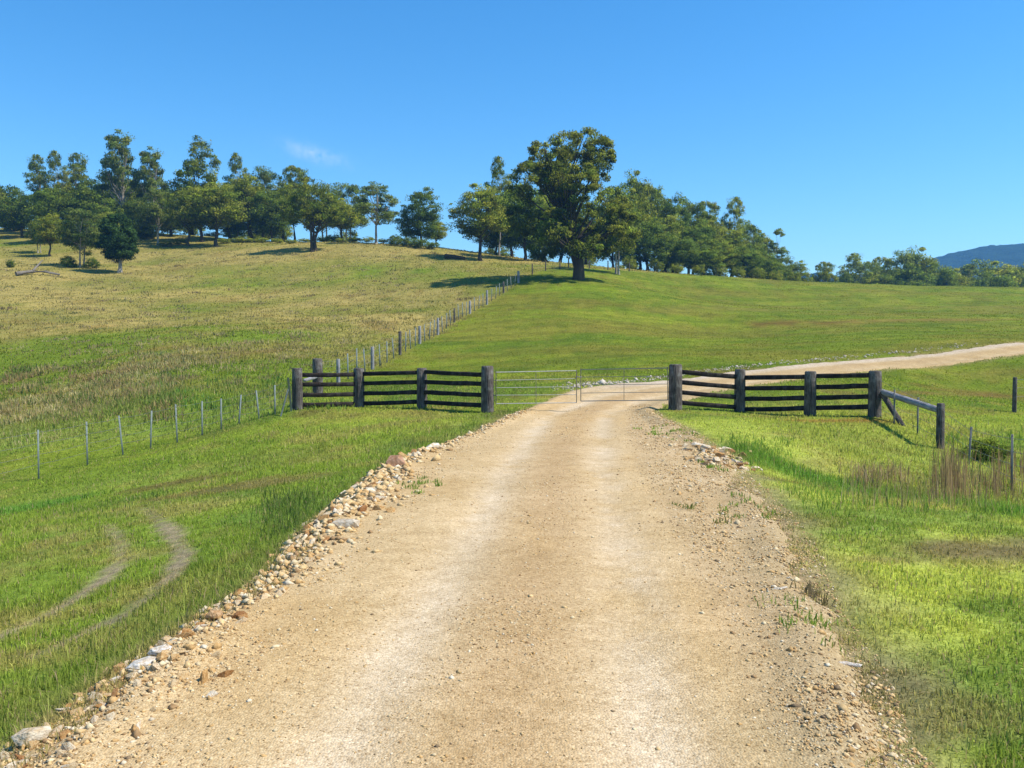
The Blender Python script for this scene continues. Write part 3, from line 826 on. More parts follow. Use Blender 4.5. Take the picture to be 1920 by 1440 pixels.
# pale stones raked along the far edge of the road beyond the gate
nf = 900
ti = rs.uniform(0, 1, nf); fl = np.array([(1.7, 27.0), (3.2, 28.7), (5.6, 30.6), (8.6, 33.0), (13.6, 36.6), (22, 41.8)])
fs = np.linspace(0, 1, len(fl)); ti = ti ** 1.3
xx = np.interp(ti, fs, fl[:, 0]) + rs.normal(0, .28, nf); yy = np.interp(ti, fs, fl[:, 1]) + rs.normal(0, .28, nf)
sz = .034 * np.exp(rs.normal(0, .45, nf)); zz = np.maximum(height(xx, yy), road_z(xx, yy)) + sz * .3
cc = np.array([(.60, .52, .42), (.50, .41, .31), (.66, .59, .50)])[rs.integers(0, 3, nf)]
v2, f2, c2 = octa(nf, np.c_[xx, yy, zz], sz, cc, 8)
v1, f1, c1 = np.r_[v1, v2], np.r_[f1, f2 + len(v1)], np.r_[c1, c2]
link('loose_gravel', np_mesh('loose_gravel', v1, f1, c1, False, [M_PEBBLE]), None, 'loose tan gravel and stone chips scattered over the road', 'gravel', None, 'stuff')

# ------------------------------------------------------------------ grass
def blades(x, y, z, h, w, col, rg, bend=.45, seg=1):
    n = len(x)
    a = rg.uniform(0, 2 * np.pi, n); b = rg.uniform(0, 2 * np.pi, n)
    lean = np.abs(rg.normal(0, bend, n)) * h
    sx, sy = np.cos(a) * w * .5, np.sin(a) * w * .5
    tipx, tipy = np.cos(b) * lean, np.sin(b) * lean
    tz = np.sqrt(np.maximum(h * h - np.minimum(lean, .97 * h) ** 2, (.22 * h) ** 2))
    zb = z - .012
    if seg == 1:
        v = np.stack([np.c_[x - sx, y - sy, zb], np.c_[x + sx, y + sy, zb], np.c_[x + tipx, y + tipy, z + tz]], 1)
        f = np.arange(n * 3).reshape(n, 3)
        return v.reshape(-1, 3), f, np.repeat(col, 3, 0)
    mx, my, mz = x + tipx * .35, y + tipy * .35, z + tz * .6
    v = np.stack([np.c_[x - sx, y - sy, zb], np.c_[x + sx, y + sy, zb], np.c_[mx + sx * .75, my + sy * .75, mz], np.c_[mx - sx * .75, my - sy * .75, mz], np.c_[x + tipx, y + tipy, z + tz]], 1)
    o = (np.arange(n) * 5)[:, None]
    f = np.concatenate([o + np.array([[0, 1, 2]]), o + np.array([[0, 2, 3]]), o + np.array([[3, 2, 4]])])
    return v.reshape(-1, 3), f, np.repeat(col, 5, 0)
rg = np.random.default_rng(2024)
def field(n, r0, r1, cap=None, fan=.70):
    th = rg.uniform(-fan, fan, n)
    r = np.exp(rg.uniform(math.log(r0), math.log(r1), n))
    if cap is not None:
        keep = rg.random(n) < np.minimum(1, (r / cap) ** 2); th, r = th[keep], r[keep]
    x, y = r * np.sin(th), r * np.cos(th)
    f = road_frame(x, y)
    k = (f[1] + .45 * (fbm(x, y, .55, 4, 91) - .5) + .5 * (fbm(x, y, 2.2, 3, 95) - .5)) > -.02
    x, y = x[k], y[k]; f = tuple(q[k] for q in f)
    col, ln, df = cover(x, y, f)
    cl = fbm(x, y, .22, 2, 131)
    k = rg.random(len(x)) < df * (.35 + 1.1 * sstep(cl, .3, .6))
    x, y, col, ln = x[k], y[k], col[k], ln[k]; f = tuple(q[k] for q in f)
    z = height(x, y, f)
    return x, y, z, col, ln
def tone(col, n, k=(1.66, 1.45, 1.25)):
    c = col * np.exp(rg.normal(0, .26, n))[:, None]
    dry = rg.random(n) < .08
    c[dry] = np.array((.30, .26, .16)) * rg.uniform(.6, 1.1, (dry.sum(), 1))
    return np.clip(c * np.array(k), 0, .8)
x, y, z, col, ln = field(560000, 2.5, 9.5, 4.6, .90)
n = len(x); r = np.hypot(x, y)
v1, f1, c1 = blades(x, y, z, 1.25 * ln * np.exp(rg.normal(0, .4, n)), .0034 + .0006 * r, tone(col, n), rg, 1.1, 2)
print('near blades', n)
x, y, z, col, ln = field(720000, 9.0, 34, None, .74)
n = len(x); r = np.hypot(x, y)
v2, f2, c2 = blades(x, y, z, 1.15 * ln * np.exp(rg.normal(0, .4, n)), .0011 * r, tone(col, n), rg, 1.0)
print('mid blades', n)
link('grass', np_mesh('grass', np.r_[v1, v2], np.r_[f1, f2 + len(v1)], np.r_[c1, c2], False, [M_GRASS]), None, 'short green paddock grass on both sides of the road', 'grass', None, 'stuff')
x, y, z, col, ln = field(390000, 30, 150)
n = len(x); r = np.hypot(x, y)
past = pasture_side(x, y)
hh = (ln * .9 + .06 * past * (rg.random(n) < .2)) * np.exp(rg.normal(0, .4, n))
v2, f2, c2 = blades(x, y, z, hh, .0011 * r, tone(col, n, (.90, .89, .36)) * (1 + past[:, None] * np.array((.40, .36, .75))), rg, .9)
print('far blades', n)
link('pasture_grass', np_mesh('pasture_grass', v2, f2, c2, False, [M_GRASS]), None, 'rough straw and green pasture grass on the hill', 'grass', None, 'stuff')

# dry tussocks dotted over the rough pasture
def tussocks(n, us, vs, cols, hr, nb, seed, rad=.16, cond=None):
    g = np.random.default_rng(seed)
    X, Y = [], []
    for _ in range(n):
        if len(us) == 2: h_ = hit(g.uniform(*us), g.uniform(*vs))
        else:
            t_ = g.random(); h_ = hit(us[0] + (us[1] - us[0]) * t_ + g.normal(0, us[2]), vs[0] + (vs[1] - vs[0]) * t_ + g.normal(0, vs[2]))
        if cond is None or cond(*h_): X.append(h_[0]); Y.append(h_[1])
    X, Y = np.array(X), np.array(Y)
    C = np.array(cols)[g.integers(0, len(cols), len(X))] * g.uniform(.8, 1.2, (len(X), 1))
    H = g.uniform(*hr, len(X))
    x = np.repeat(X, nb) + g.normal(0, rad, len(X) * nb); y = np.repeat(Y, nb) + g.normal(0, rad, len(X) * nb)
    h = np.repeat(H, nb) * g.uniform(.5, 1.1, len(x)); r = np.hypot(x, y)
    return blades(x, y, height(x, y), h, .0013 * r, np.repeat(C, nb, 0) * 1.2 * g.uniform(.7, 1.25, (len(x), 1)), g, .95)
def on_past(x, y): return float(pasture_side(np.array([x]), np.array([y]))[0]) > .6
A = [tussocks(520, (0, 900), (470, 700), [(.34, .28, .15), (.28, .23, .12), (.20, .20, .08), (.24, .18, .10)], (.10, .24), 34, 1, .35, on_past),
     tussocks(120, (-20, 360, 40), (795, 680, 16), [(.44, .37, .19), (.38, .31, .16), (.28, .29, .11), (.26, .28, .10)], (.12, .26), 60, 5, .40, on_past),
     tussocks(110, (250, 900, 60), (690, 600, 14), [(.36, .30, .14), (.28, .22, .10)], (.15, .3), 50, 6, .4, on_past),
     tussocks(120, (0, 330), (690, 790), [(.34, .27, .12), (.26, .19, .09), (.20, .2, .07), (.12, .17, .04)], (.18, .4), 60, 2, .3, on_past),
     tussocks(60, (150, 560), (700, 770), [(.10, .19, .04), (.22, .19, .09)], (.15, .3), 40, 3, .25, on_past)]
vs, fs, cs, o = [], [], [], 0
for v, f, c in A:
    vs.append(v); fs.append(f + o); cs.append(c); o += len(v)
link('tussock_grass', np_mesh('tussock_grass', np.concatenate(vs), np.concatenate(fs), np.concatenate(cs), False, [M_GRASS]), None, 'dry tussocks dotted over the rough hill pasture', 'grass', None, 'stuff')

# reeds and rank growth in the swale
def stalks(n, us, vs, cols, hr, wmul, seed, lean=.12):
    g = np.random.default_rng(seed)
    P = np.array([hit(u, v) for u, v in zip(g.uniform(*us, n), g.uniform(*vs, n))])
    m = 9
    x = np.repeat(P[:, 0], m) + g.normal(0, .13, n * m); y = np.repeat(P[:, 1], m) + g.normal(0, .13, n * m)
    k = road_frame(x, y)[1] > .35
    x, y = x[k], y[k]
    C = np.array(cols)[g.integers(0, len(cols), len(x))] * g.uniform(.7, 1.25, (len(x), 1))
    return blades(x, y, height(x, y), g.uniform(*hr, len(x)), wmul * np.hypot(x, y), C, g, lean, 2)
DRY = [(.37, .25, .15), (.29, .185, .11), (.46, .35, .22), (.26, .25, .09)]
GRN = [(.19, .31, .05), (.27, .36, .07), (.32, .35, .10)]
A = [stalks(80, (1600, 1960), (905, 960), DRY, (.18, .42), .0005, 31, .3), stalks(26, (1765, 1805), (900, 950), DRY[:2], (.5, .85), .0006, 32, .08), stalks(40, (1590, 1700), (890, 915), DRY, (.2, .36), .0007, 33, .35),
     stalks(60, (1720, 1960), (800, 900), GRN, (.15, .4), .0007, 34, .35), stalks(22, (1860, 1930), (880, 945), DRY[:2], (.35, .65), .0006, 35, .1),
     stalks(110, (1350, 1480), (822, 880), GRN[:2], (.06, .16), .0009, 36, .7), stalks(170, (1470, 1900), (905, 962), GRN[:2], (.06, .18), .0009, 37, .7),
     stalks(70, (500, 590), (930, 1010), [(.10, .17, .04), (.16, .2, .06)], (.08, .2), .0009, 38, .5), stalks(90, (560, 920), (752, 770), GRN[:2], (.06, .17), .0011, 39, .5)]
vs, fs, cs, o = [], [], [], 0
for v, f, c in A:
    vs.append(v); fs.append(f + o); cs.append(c); o += len(v)
link('reeds', np_mesh('reeds', np.concatenate(vs), np.concatenate(fs), np.concatenate(cs), False, [M_GRASS]), None, 'tall dry reeds and rank green growth in the ditch', 'reeds', None, 'stuff')

# weeds that have come up through the gravel
WD = []
def weed(u, v, n, rad, cols=GRN, h=(.03, .07)):
    x0, y0 = hit(u, v)
    g = np.random.default_rng(int(u))
    kc = max(3, n // 14); cx_, cy_ = g.normal(0, rad * 1.2, kc), g.normal(0, rad * 3.2, kc); pick = g.integers(0, kc, n)
    x = x0 + cx_[pick] + g.normal(0, .03 + .1 * rad, n); y = y0 + cy_[pick] + g.normal(0, .04 + .15 * rad, n)
    z = np.maximum(height(x, y), road_z(x, y))
    C = np.array(cols)[g.integers(0, len(cols), n)] * g.uniform(.7, 1.2, (n, 1))
    vv, ff, c = blades(x, y, z, g.uniform(*h, n), .0012 * y0 + .002, C, g, .7, 2)
    WD.append((vv, ff, c))
weed(790, 918, 160, .10)
weed(1245, 820, 220, .22)
weed(1330, 885, 90, .12)
weed(1310, 968, 90, .10, [(.26, .27, .08), (.16, .22, .05)])
weed(1395, 962, 140, .12)
weed(1500, 1110, 70, .035, [(.22, .17, .1), (.15, .12, .07)], (.06, .12))
weed(1520, 1190, 150, .09)

vs, fs, cs, o = [], [], [], 0
for v, f, c in WD:
    vs.append(v); fs.append(f + o); cs.append(c); o += len(v)
link('weeds', np_mesh('weeds', np.concatenate(vs), np.concatenate(fs), np.concatenate(cs), False, [M_GRASS]), None, 'green weeds coming up through the gravel shoulders', 'weeds', None, 'stuff')

# ------------------------------------------------------------------ trees
def tree_parts(seed, lobes, ncl, nleaf, leaf, clr, trunk_r, fork, flat=.6, limbs=14, palette=None, top=.8, droop=.3, multi=1, shell=.55, fat=1.1, more=1.45, split=0):
    """unit-height tree: lobes are (x, y, z, rx, rz) ellipsoids; returns trunk (v,f) and crown (v,f,c)"""
    g = np.random.default_rng(seed)
    L = np.array(lobes, float); L[:, 3:] *= fat; ncl = int(ncl * more * 1.9); nleaf = int(nleaf * 1.35); limbs = int(limbs * 1.6)
    vol = (L[:, 3] ** 2 * L[:, 4]) ** .75; vol /= vol.sum()
    ctr, lob = [], []
    while len(ctr) < ncl:
        i = g.choice(len(L), p=vol)
        d = g.normal(size=3); d /= np.linalg.norm(d)
        q = d * (g.random() ** (1 / 3)) if g.random() > shell else d * g.uniform(.72, 1.0)
        c = L[i, :3] + q * np.array([L[i, 3], L[i, 3], L[i, 4]])
        if c[2] < fork * .75: continue
        ctr.append(c); lob.append(i)
    C = np.array(ctr)
    pal = np.array(palette)
    ctint = pal[g.integers(0, len(pal), ncl)] * np.exp(g.normal(0, .16, (ncl, 1)))
    rad = clr * .86 * np.exp(g.normal(0, .28, ncl))
    n = ncl * nleaf
    d = g.normal(size=(n, 3)); d /= np.linalg.norm(d, axis=1)[:, None]
    rr = g.random(n) ** .5
    P = np.repeat(C, nleaf, 0) + d * (rr * np.repeat(rad, nleaf))[:, None] * np.array([1, 1, flat])
    a = g.normal(size=(n, 3)); a[:, 2] *= 1.5; a[:, 2] -= droop; a /= np.linalg.norm(a, axis=1)[:, None]
    b = np.cross(a, g.normal(size=(n, 3))); b /= np.linalg.norm(b, axis=1)[:, None]
    s = leaf * .59 * np.exp(g.normal(0, .3, n))
    A, B = a * s[:, None] * .75, b * s[:, None] * .36
    V = np.stack([P - A, P + B - A * .1, P + A, P - B + A * .1], 1).reshape(-1, 3)
    Fc = np.arange(n * 4).reshape(n, 4)
    col = np.repeat(ctint, nleaf, 0) * np.exp(g.normal(0, .2, (n, 1)))
    mc = C.mean(0)
    out = P - mc; out /= np.linalg.norm(out, axis=1)[:, None] + 1e-6
    nr = d * .3 + out * .3 + g.normal(0, .42, (n, 3)) + np.array([.1, 0, .42])
    nr /= np.linalg.norm(nr, axis=1)[:, None]
    crown = (V, Fc, np.repeat(np.clip(col, 0, .6), 4, 0), np.repeat(nr, 4, 0))
    parts = []
    stems = []
    for m in range(multi):
        bx = .0 if multi == 1 else .035 * math.cos(m * 2.3 + seed); by = .0 if multi == 1 else .035 * math.sin(m * 2.3 + seed)
        tx, ty = L[:, 0].mean() * .6 + g.normal(0, .05) * (1 + multi), L[:, 1].mean() + g.normal(0, .03) * (1 + multi)
        pts, rd = [], []
        for k in range(9):
            t = k / 8
            pts.append((bx + tx * t ** 1.4 + g.normal(0, .006) * (k > 0), by + ty * t ** 1.4 + g.normal(0, .006) * (k > 0), -.03 + (top + .03) * t))
            rd.append(trunk_r * (1.45 if k == 0 else 1.0) * (1 - .85 * t) / (1 if multi == 1 else 1.3))
        stems.append((pts, rd)); parts.append(tube(pts, rd, 9, False))
    for k in g.choice(ncl, min(limbs, ncl), replace=False):
        c = C[k]; pts, rd = stems[g.integers(len(stems))]
        zs = max(fork, c[2] * g.uniform(.42, .72)); zs = min(zs, top * .93, max(c[2] - .03, fork * .8))
        t = (zs + .03) / (top + .03) * 8; i = int(min(7, max(0, t))); w = t - i
        p0 = np.array(pts[i]) * (1 - w) + np.array(pts[i + 1]) * w; r0 = (rd[i] * (1 - w) + rd[i + 1] * w) * .62
        mid = p0 * .5 + c * .5 + np.array([0, 0, g.uniform(-.03, .015)]) + g.normal(0, .012, 3)
        parts.append(tube([p0, p0 * .75 + mid * .25 + g.normal(0, .004, 3), mid, c], [r0, r0 * .8, r0 * .52, r0 * .16], 6, False))
    if split: return merge(parts[:multi] + parts[multi + split:]), crown, parts[multi:multi + split]
    return merge(parts), crown
OLIVE = [(.100, .125, .032), (.075, .100, .026), (.125, .135, .036), (.060, .085, .024), (.110, .122, .040)]
OLIVE = [tuple(np.array(q_) * np.array((2.5, 2.4, 1.3))) for q_ in OLIVE]
DARK = [(.040, .062, .022), (.052, .078, .024), (.066, .086, .026), (.030, .048, .018)]
DARK = [tuple(np.array(q_) * np.array((3.1, 3.0, 1.6))) for q_ in DARK]
BLUEG = [(.072, .098, .046), (.058, .084, .040), (.092, .112, .048), (.098, .112, .048)]
BLUEG = [tuple(np.array(q_) * np.array((2.3, 2.3, 1.25))) for q_ in BLUEG]
BRIGHT = [(.130, .190, .032), (.100, .155, .028), (.160, .205, .040)]
DEEP = [(.060, .115, .034), (.080, .140, .040), (.048, .090, .028)]
VAR = {}
def variant(key, bark, *a, **k):
    (tv, tf), (cv, cf, cc, cn_) = tree_parts(*a, **k)
    VAR[key] = (np_mesh('trunk', tv, tf, None, True, [bark]), np_mesh('crown', cv, cf, cc, False, [M_LEAF], None, cn_))
def R_(seed, n, cx, cz, spread, rz, rr):
    g = np.random.default_rng(seed)
    return [(cx + g.normal(0, spread), g.normal(0, spread), cz + g.uniform(-rz, rz), rr * g.uniform(.75, 1.2), rr * g.uniform(.6, .95)) for _ in range(n)]
variant('round1', M_BARK_D, 1, [(0, 0, .60, .27, .30), (-.14, .05, .52, .18, .2), (.15, -.06, .58, .18, .22), (.02, .04, .84, .16, .14)], 62, 105, .021, .085, .022, .22, palette=OLIVE)
variant('round2', M_BARK_P, 2, [(-.05, 0, .66, .24, .26), (.16, .05, .56, .17, .2), (-.2, -.06, .5, .15, .18), (.06, .04, .86, .13, .12), (.0, -.1, .4, .2, .16)], 58, 105, .021, .085, .018, .24, palette=BLUEG, multi=2)
variant('dense1', M_BARK_D, 3, [(0, 0, .55, .30, .36), (.12, .1, .45, .24, .28), (-.14, -.08, .5, .22, .3)], 70, 110, .022, .095, .02, .12, palette=DARK, limbs=8)
variant('dense2', M_BARK_D, 4, [(0, 0, .5, .26, .38), (.08, .06, .72, .16, .24), (-.1, -.08, .4, .24, .26)], 66, 110, .022, .09, .02, .10, palette=DARK, limbs=8)
variant('airy1', M_BARK_P, 5, [(0, 0, .90, .12, .09), (-.15, .03, .78, .11, .10), (.15, -.03, .74, .12, .10), (-.04, .08, .62, .14, .10), (.18, .05, .54, .12, .09), (-.2, -.06, .55, .11, .09), (.03, -.1, .42, .14, .09)], 56, 80, .019, .062, .017, .30, palette=BLUEG, limbs=26)
variant('airy2', M_BARK_P, 6, [(.02, 0, .88, .10, .11), (-.11, .03, .72, .10, .10), (.12, -.03, .66, .11, .11), (-.06, .08, .52, .14, .11), (.12, .05, .42, .13, .09)], 48, 80, .019, .062, .016, .28, palette=OLIVE, limbs=24)
variant('umbrella', M_BARK_D, 7, [(0, 0, .84, .26, .10), (-.24, .05, .72, .17, .10), (.25, -.05, .74, .18, .10), (.05, .16, .66, .2, .1), (-.08, -.16, .62, .2, .1)], 56, 85, .021, .070, .02, .34, palette=OLIVE, limbs=22, multi=2)
variant('spread', M_BARK_D, 8, [(0, 0, .72, .30, .22), (-.28, .05, .58, .22, .18), (.3, -.05, .6, .22, .18), (.05, .2, .5, .24, .16), (0, -.2, .5, .24, .16), (.1, 0, .88, .2, .1)], 74, 110, .023, .085, .035, .26, palette=OLIVE, multi=3, limbs=20)
variant('spire', M_BARK_D, 9, [(0, 0, .95, .035, .05), (.01, 0, .84, .08, .08), (-.02, 0, .68, .15, .13), (.05, .03, .52, .19, .15), (-.06, -.03, .38, .2, .15)], 60, 95, .018, .062, .016, .18, palette=OLIVE, limbs=16)
variant('slender', M_BARK_P, 10, [(.02, 0, .92, .06, .06), (-.07, .02, .72, .07, .06), (.07, -.02, .62, .07, .07), (-.03, .04, .45, .09, .08), (.03, 0, .28, .11, .10)], 34, 60, .02, .05, .012, .2, palette=BLUEG, limbs=18)
variant('cypress', M_BARK_P, 11, [(0, 0, .62, .25, .36), (.05, .05, .46, .24, .24), (-.06, -.04, .5, .22, .28)], 80, 120, .030, .10, .035, .12, palette=DEEP, limbs=6)
variant('shrub', M_BARK_D, 12, [(0, 0, .45, .5, .42), (.3, .1, .36, .34, .32), (-.3, -.1, .36, .34, .32)], 34, 70, .05, .2, .02, .05, palette=BRIGHT, limbs=5, top=.5)
variant('shrub2', M_BARK_D, 13, [(0, 0, .45, .45, .42), (.3, .1, .4, .34, .3), (-.3, -.1, .3, .34, .28)], 30, 70, .055, .2, .02, .05, palette=DARK, limbs=5, top=.5)
variant('shrub3', M_BARK_D, 14, [(0, 0, .5, .45, .45), (.3, .1, .4, .34, .34), (-.3, -.1, .36, .34, .3)], 36, 60, .045, .16, .02, .05, palette=OLIVE, limbs=9, top=.6, fat=1.0)
ASP = dict(shrub3=.66, round1=.33, round2=.33, dense1=.34, dense2=.29, airy1=.29, airy2=.24, umbrella=.42, spread=.5, spire=.22, slender=.15, cypress=.28, shrub=.66, shrub2=.66)

def tree(u, Y, vtop, hw, var, label, group=None, name='gum_tree', cat='tree', rot=None, vbase=None):
    p = at_depth(u, vtop, Y)
    z0 = gz(p.x, Y)
    if vbase is not None: z0 = min(z0, at_depth(u, vbase, Y).z)
    H = max(.5, p.z - z0)
    w = hw / F * Y / ASP[var]
    o = empty(name, (p.x, Y, z0), label, cat, group)
    o.rotation_euler = (0, 0, random.uniform(0, 6.28) if rot is None else rot)
    w = min(max(w, .6 * H), (1.6 if cat == 'tree' else 2.6) * H)
    o.scale = (w, w, H)
    tm, cm = VAR[var]
    link('trunk' if cat == 'tree' else 'stem', tm, o)
    link('crown' if cat == 'tree' else 'foliage', cm, o)
    return o

# the big spreading gum by the fence corner
bp = at_depth(1085, 522, 86); bz = gz(bp.x, 86)
bH = at_depth(1085, 240, 86).z - bz
def bl(u, v, ru, rv, y=0.0):
    m = 86 / F / bH
    return ((u - 1085) * m, y, (522 - v) * m, ru * m, rv * m)
big_l = [bl(1085, 275, 52, 32), bl(1022, 300, 42, 34, .05), bl(1120, 300, 30, 40, -.05), bl(990, 345, 34, 34, -.06), bl(1050, 340, 50, 40, .14), bl(1070, 350, 50, 40, -.16), bl(1130, 350, 22, 30, .04),
         bl(985, 410, 34, 40, .05), bl(1035, 430, 40, 34, -.14), bl(1060, 420, 46, 40, .16), bl(1130, 410, 44, 40, -.04), bl(1165, 400, 30, 36, .06), bl(1165, 445, 32, 24, -.06), bl(1020, 462, 36, 20, .1), bl(1110, 465, 40, 20, -.12), bl(1085, 470, 24, 16, -.18)]
BIGPAL = [(.082, .094, .030), (.062, .078, .026), (.088, .100, .032), (.048, .064, .022), (.078, .090, .030), (.085, .115, .036)]
BIGPAL = [tuple(np.array(q_) * np.array((2.5, 2.4, 1.3))) for q_ in BIGPAL]
(tv, tf), (cv, cf, cc, cn_), big_limbs = tree_parts(42, big_l, 225, 150, .0135, .044, .032, .17, palette=BIGPAL, limbs=60, top=.86, flat=.7, shell=.5, multi=1, fat=1.0, more=1.25, split=16)
tv2, tf2 = tube([(0, 0, -.02), (.004, 0, .02), (.0, 0, .1), (-.004, 0, .17)], [.043, .037, .034, .032], 12, False)
tv, tf = merge([(tv, tf), (tv2, tf2)])
big = empty('gum_tree', (bp.x, 86, bz), 'tallest broad round-crowned gum with dark trunk by the wire fence corner', 'tree')
big.scale = (bH, bH, bH)
big_trunk = link('trunk', np_mesh('trunk', tv, tf, None, True, [M_BARK_D]), big)
for lv, lf in big_limbs: link('limb', np_mesh('limb', lv, lf, None, True, [M_BARK_D]), big_trunk)
link('crown', np_mesh('crown', cv, cf, cc, False, [M_LEAF], None, cn_), big)

# single trees on the hill
tree(222, 100, 402, 32, 'cypress', 'small dense dark rounded tree with pale trunk standing alone on the hill', name='paddock_tree')
tree(150, 104, 388, 42, 'round2', 'olive-grey tree with pale crooked branches beside the small dense dark tree', name='paddock_tree')
tree(586, 114, 338, 58, 'spread', 'low spreading gum with several leaning trunks at the paddock edge', rot=.4)
tree(704, 126, 343, 44, 'airy1', 'open-crowned gum with pale trunk between the spreading gum and the conical gum')
tree(790, 128, 353, 38, 'dense2', 'conical dark gum standing just left of the gap in the tree line')
tree(818, 134, 408, 24, 'round1', 'small gum under the conical dark gum by the gap in the tree line')
tree(900, 112, 340, 55, 'round1', 'bushy round gum with a cluster of thin trunks right of the gap')
tree(936, 124, 295, 27, 'airy2', 'taller slim gum rising behind the bushy round gum')
tree(1160, 102, 340, 46, 'round2', 'olive gum leaning out behind the big round-crowned gum')
tree(375, 132, 250, 42, 'spire', 'tall pointed gum with a narrow tuft at its tip')
tree(222, 136, 247, 48, 'airy1', 'tallest see-through gum of the hilltop wood')
tree(282, 134, 278, 40, 'airy1', 'wide open-crowned gum beside the tallest hilltop gum', rot=2.0)
tree(445, 140, 288, 24, 'airy2', 'slim gum poking above the wood beside the pointed gum')
tree(553, 142, 306, 34, 'umbrella', 'flat-topped gum behind the low spreading gum', rot=1.0)
tree(92, 112, 398, 30, 'round1', 'small round gum on the left end of the hill paddock', name='paddock_tree')
tree(72, 116, 404, 24, 'round2', 'small grey-trunked gum next to the small round gum', name='paddock_tree')
ORD = ['first', 'second', 'third', 'fourth', 'fifth', 'sixth', 'seventh', 'eighth', 'ninth', 'tenth', 'eleventh', 'twelfth', 'thirteenth', 'fourteenth', 'fifteenth', 'sixteenth', 'seventeenth', 'eighteenth']
def ranked(rows, fmt, key):
    # one label each: look-alikes are told apart by their order from a landmark
    seen, out = {}, {}
    for r in sorted(rows, key=key):
        q = LOOK[r[4]] if len(r) > 4 else ''
        n_ = seen.get(q, 0); seen[q] = n_ + 1
        out[r] = fmt.format(ORD[n_], q).replace('  ', ' ')
    return out
LOOK = dict(dense1='broad dark-leaved', dense2='tall-oval dark-leaved', round1='round olive', round2='grey-green pale-trunked', airy1='open see-through', airy2='slim see-through', umbrella='flat-topped')
GH = 'hilltop wood behind the paddock'
LH = 'gum in the dense hilltop wood behind the paddock'
hill_rows = list(((40, 138, 352, 34, 'dense1'), (68, 146, 291, 22, 'airy2'), (105, 144, 284, 20, 'airy2'), (146, 148, 287, 24, 'airy2'), (110, 130, 345, 40, 'dense1'), (168, 130, 350, 40, 'dense2'), (190, 142, 318, 36, 'dense1'), (225, 146, 330, 40, 'round1'),
                          (250, 132, 372, 36, 'dense2'), (292, 126, 350, 32, 'round2'), (320, 140, 345, 36, 'dense1'), (352, 124, 345, 34, 'round1'), (404, 124, 338, 44, 'round1'), (430, 138, 335, 34, 'dense2'), (465, 136, 330, 36, 'round1'), (490, 142, 310, 34, 'round2'),
                          (510, 134, 350, 34, 'dense1'), (530, 140, 345, 36, 'round1'), (610, 140, 345, 36, 'round2'), (650, 144, 340, 34, 'round2'), (640, 132, 372, 32, 'round1'), (25, 150, 372, 40, 'dense2'), (360, 150, 340, 44, 'dense1'), (270, 152, 335, 44, 'dense1'), (130, 156, 340, 46, 'dense1'), (470, 152, 345, 44, 'dense1'), (200, 126, 395, 34, 'round1'), (-40, 140, 330, 44, 'round1'), (-110, 140, 320, 50, 'dense1')))
hill_rows_label = ranked(hill_rows, '{} {} gum of the hilltop wood counted from the gap in the tree line', lambda r: -r[0])
for u, Y, vt, hw, var in hill_rows:
    tree(u, Y, vt, hw * 1.25, var, hill_rows_label[(u, Y, vt, hw, var)], GH)
GW = 'wood behind the big gum'
LW = 'gum in the dense wood running down behind the crest'
crest_rows = list(((985, 118, 332, 44, 'dense1'), (1010, 132, 345, 40, 'dense1'), (1050, 136, 360, 44, 'dense2'), (1100, 134, 370, 44, 'dense1'), (960, 128, 345, 34, 'dense2'), (930, 130, 385, 34, 'dense1'), (1200, 132, 318, 36, 'round1'), (1178, 126, 352, 34, 'round1'),
                          (1232, 138, 345, 34, 'round2'), (1262, 136, 355, 34, 'dense1'), (1290, 140, 370, 34, 'round2'), (1322, 142, 372, 34, 'umbrella'), (1250, 130, 400, 36, 'round1'), (1215, 124, 410, 36, 'dense2'), (1150, 128, 400, 36, 'dense1'), (1300, 132, 405, 36, 'dense1'), (1340, 136, 412, 36, 'round1'), (1376, 146, 370, 24, 'airy2'), (1372, 136, 428, 34, 'round1'), (1402, 140, 415, 32, 'round2'), (1428, 144, 430, 24, 'round1'), (1320, 128, 440, 32, 'dense2'), (1395, 132, 455, 30, 'dense1'), (1270, 126, 440, 34, 'dense1'), (1350, 130, 452, 30, 'round1'), (1425, 136, 462, 28, 'dense2')))
crest_rows_label = ranked(crest_rows, '{} {} gum of the crest wood counted downhill from the bushy round gum', lambda r: r[0])
for u, Y, vt, hw, var in crest_rows:
    tree(u, Y, vt, hw * 1.2, var, crest_rows_label[(u, Y, vt, hw, var)], GW)
tree(1458, 142, 428, 20, 'slender', 'slender gum with tufted sparse crown at the low end of the wood', rot=.3)
tree(1546, 165, 487, 26, 'umbrella', 'lone small flat-topped tree on the skyline in the gap', rot=1.2)
low_rows = list(((1468, 146, 478, 28, 'round2'), (1495, 150, 488, 24, 'round1'), (1448, 140, 482, 22, 'dense1')))
low_rows_label = ranked(low_rows, '{} {} low tree counted from the foot of the slender tufted gum', lambda r: abs(r[0] - 1458))
for u, Y, vt, hw, var in low_rows:
    tree(u, Y, vt, hw, var, low_rows_label[(u, Y, vt, hw, var)], 'low trees by the slender gum', name='low_tree')
far_rows = list(((1600, 182, 478, 26, 'airy2'), (1625, 176, 492, 28, 'round2'), (1650, 184, 480, 30, 'umbrella'), (1690, 180, 470, 36, 'round2'), (1728, 182, 465, 36, 'round1'), (1755, 176, 488, 28, 'dense1'), (1670, 172, 502, 32, 'dense1'), (1715, 172, 498, 32, 'dense2'), (1790, 178, 505, 30, 'round1'), (1830, 184, 487, 36, 'round2'), (1800, 190, 500, 32, 'round1'), (1880, 180, 490, 36, 'round1'), (1860, 174, 506, 32, 'dense1'), (1915, 182, 492, 34, 'dense1'), (1960, 182, 488, 38, 'round1'), (2020, 182, 480, 40, 'dense2'), (1590, 174, 515, 20, 'dense2'), (1640, 172, 512, 24, 'round1')))
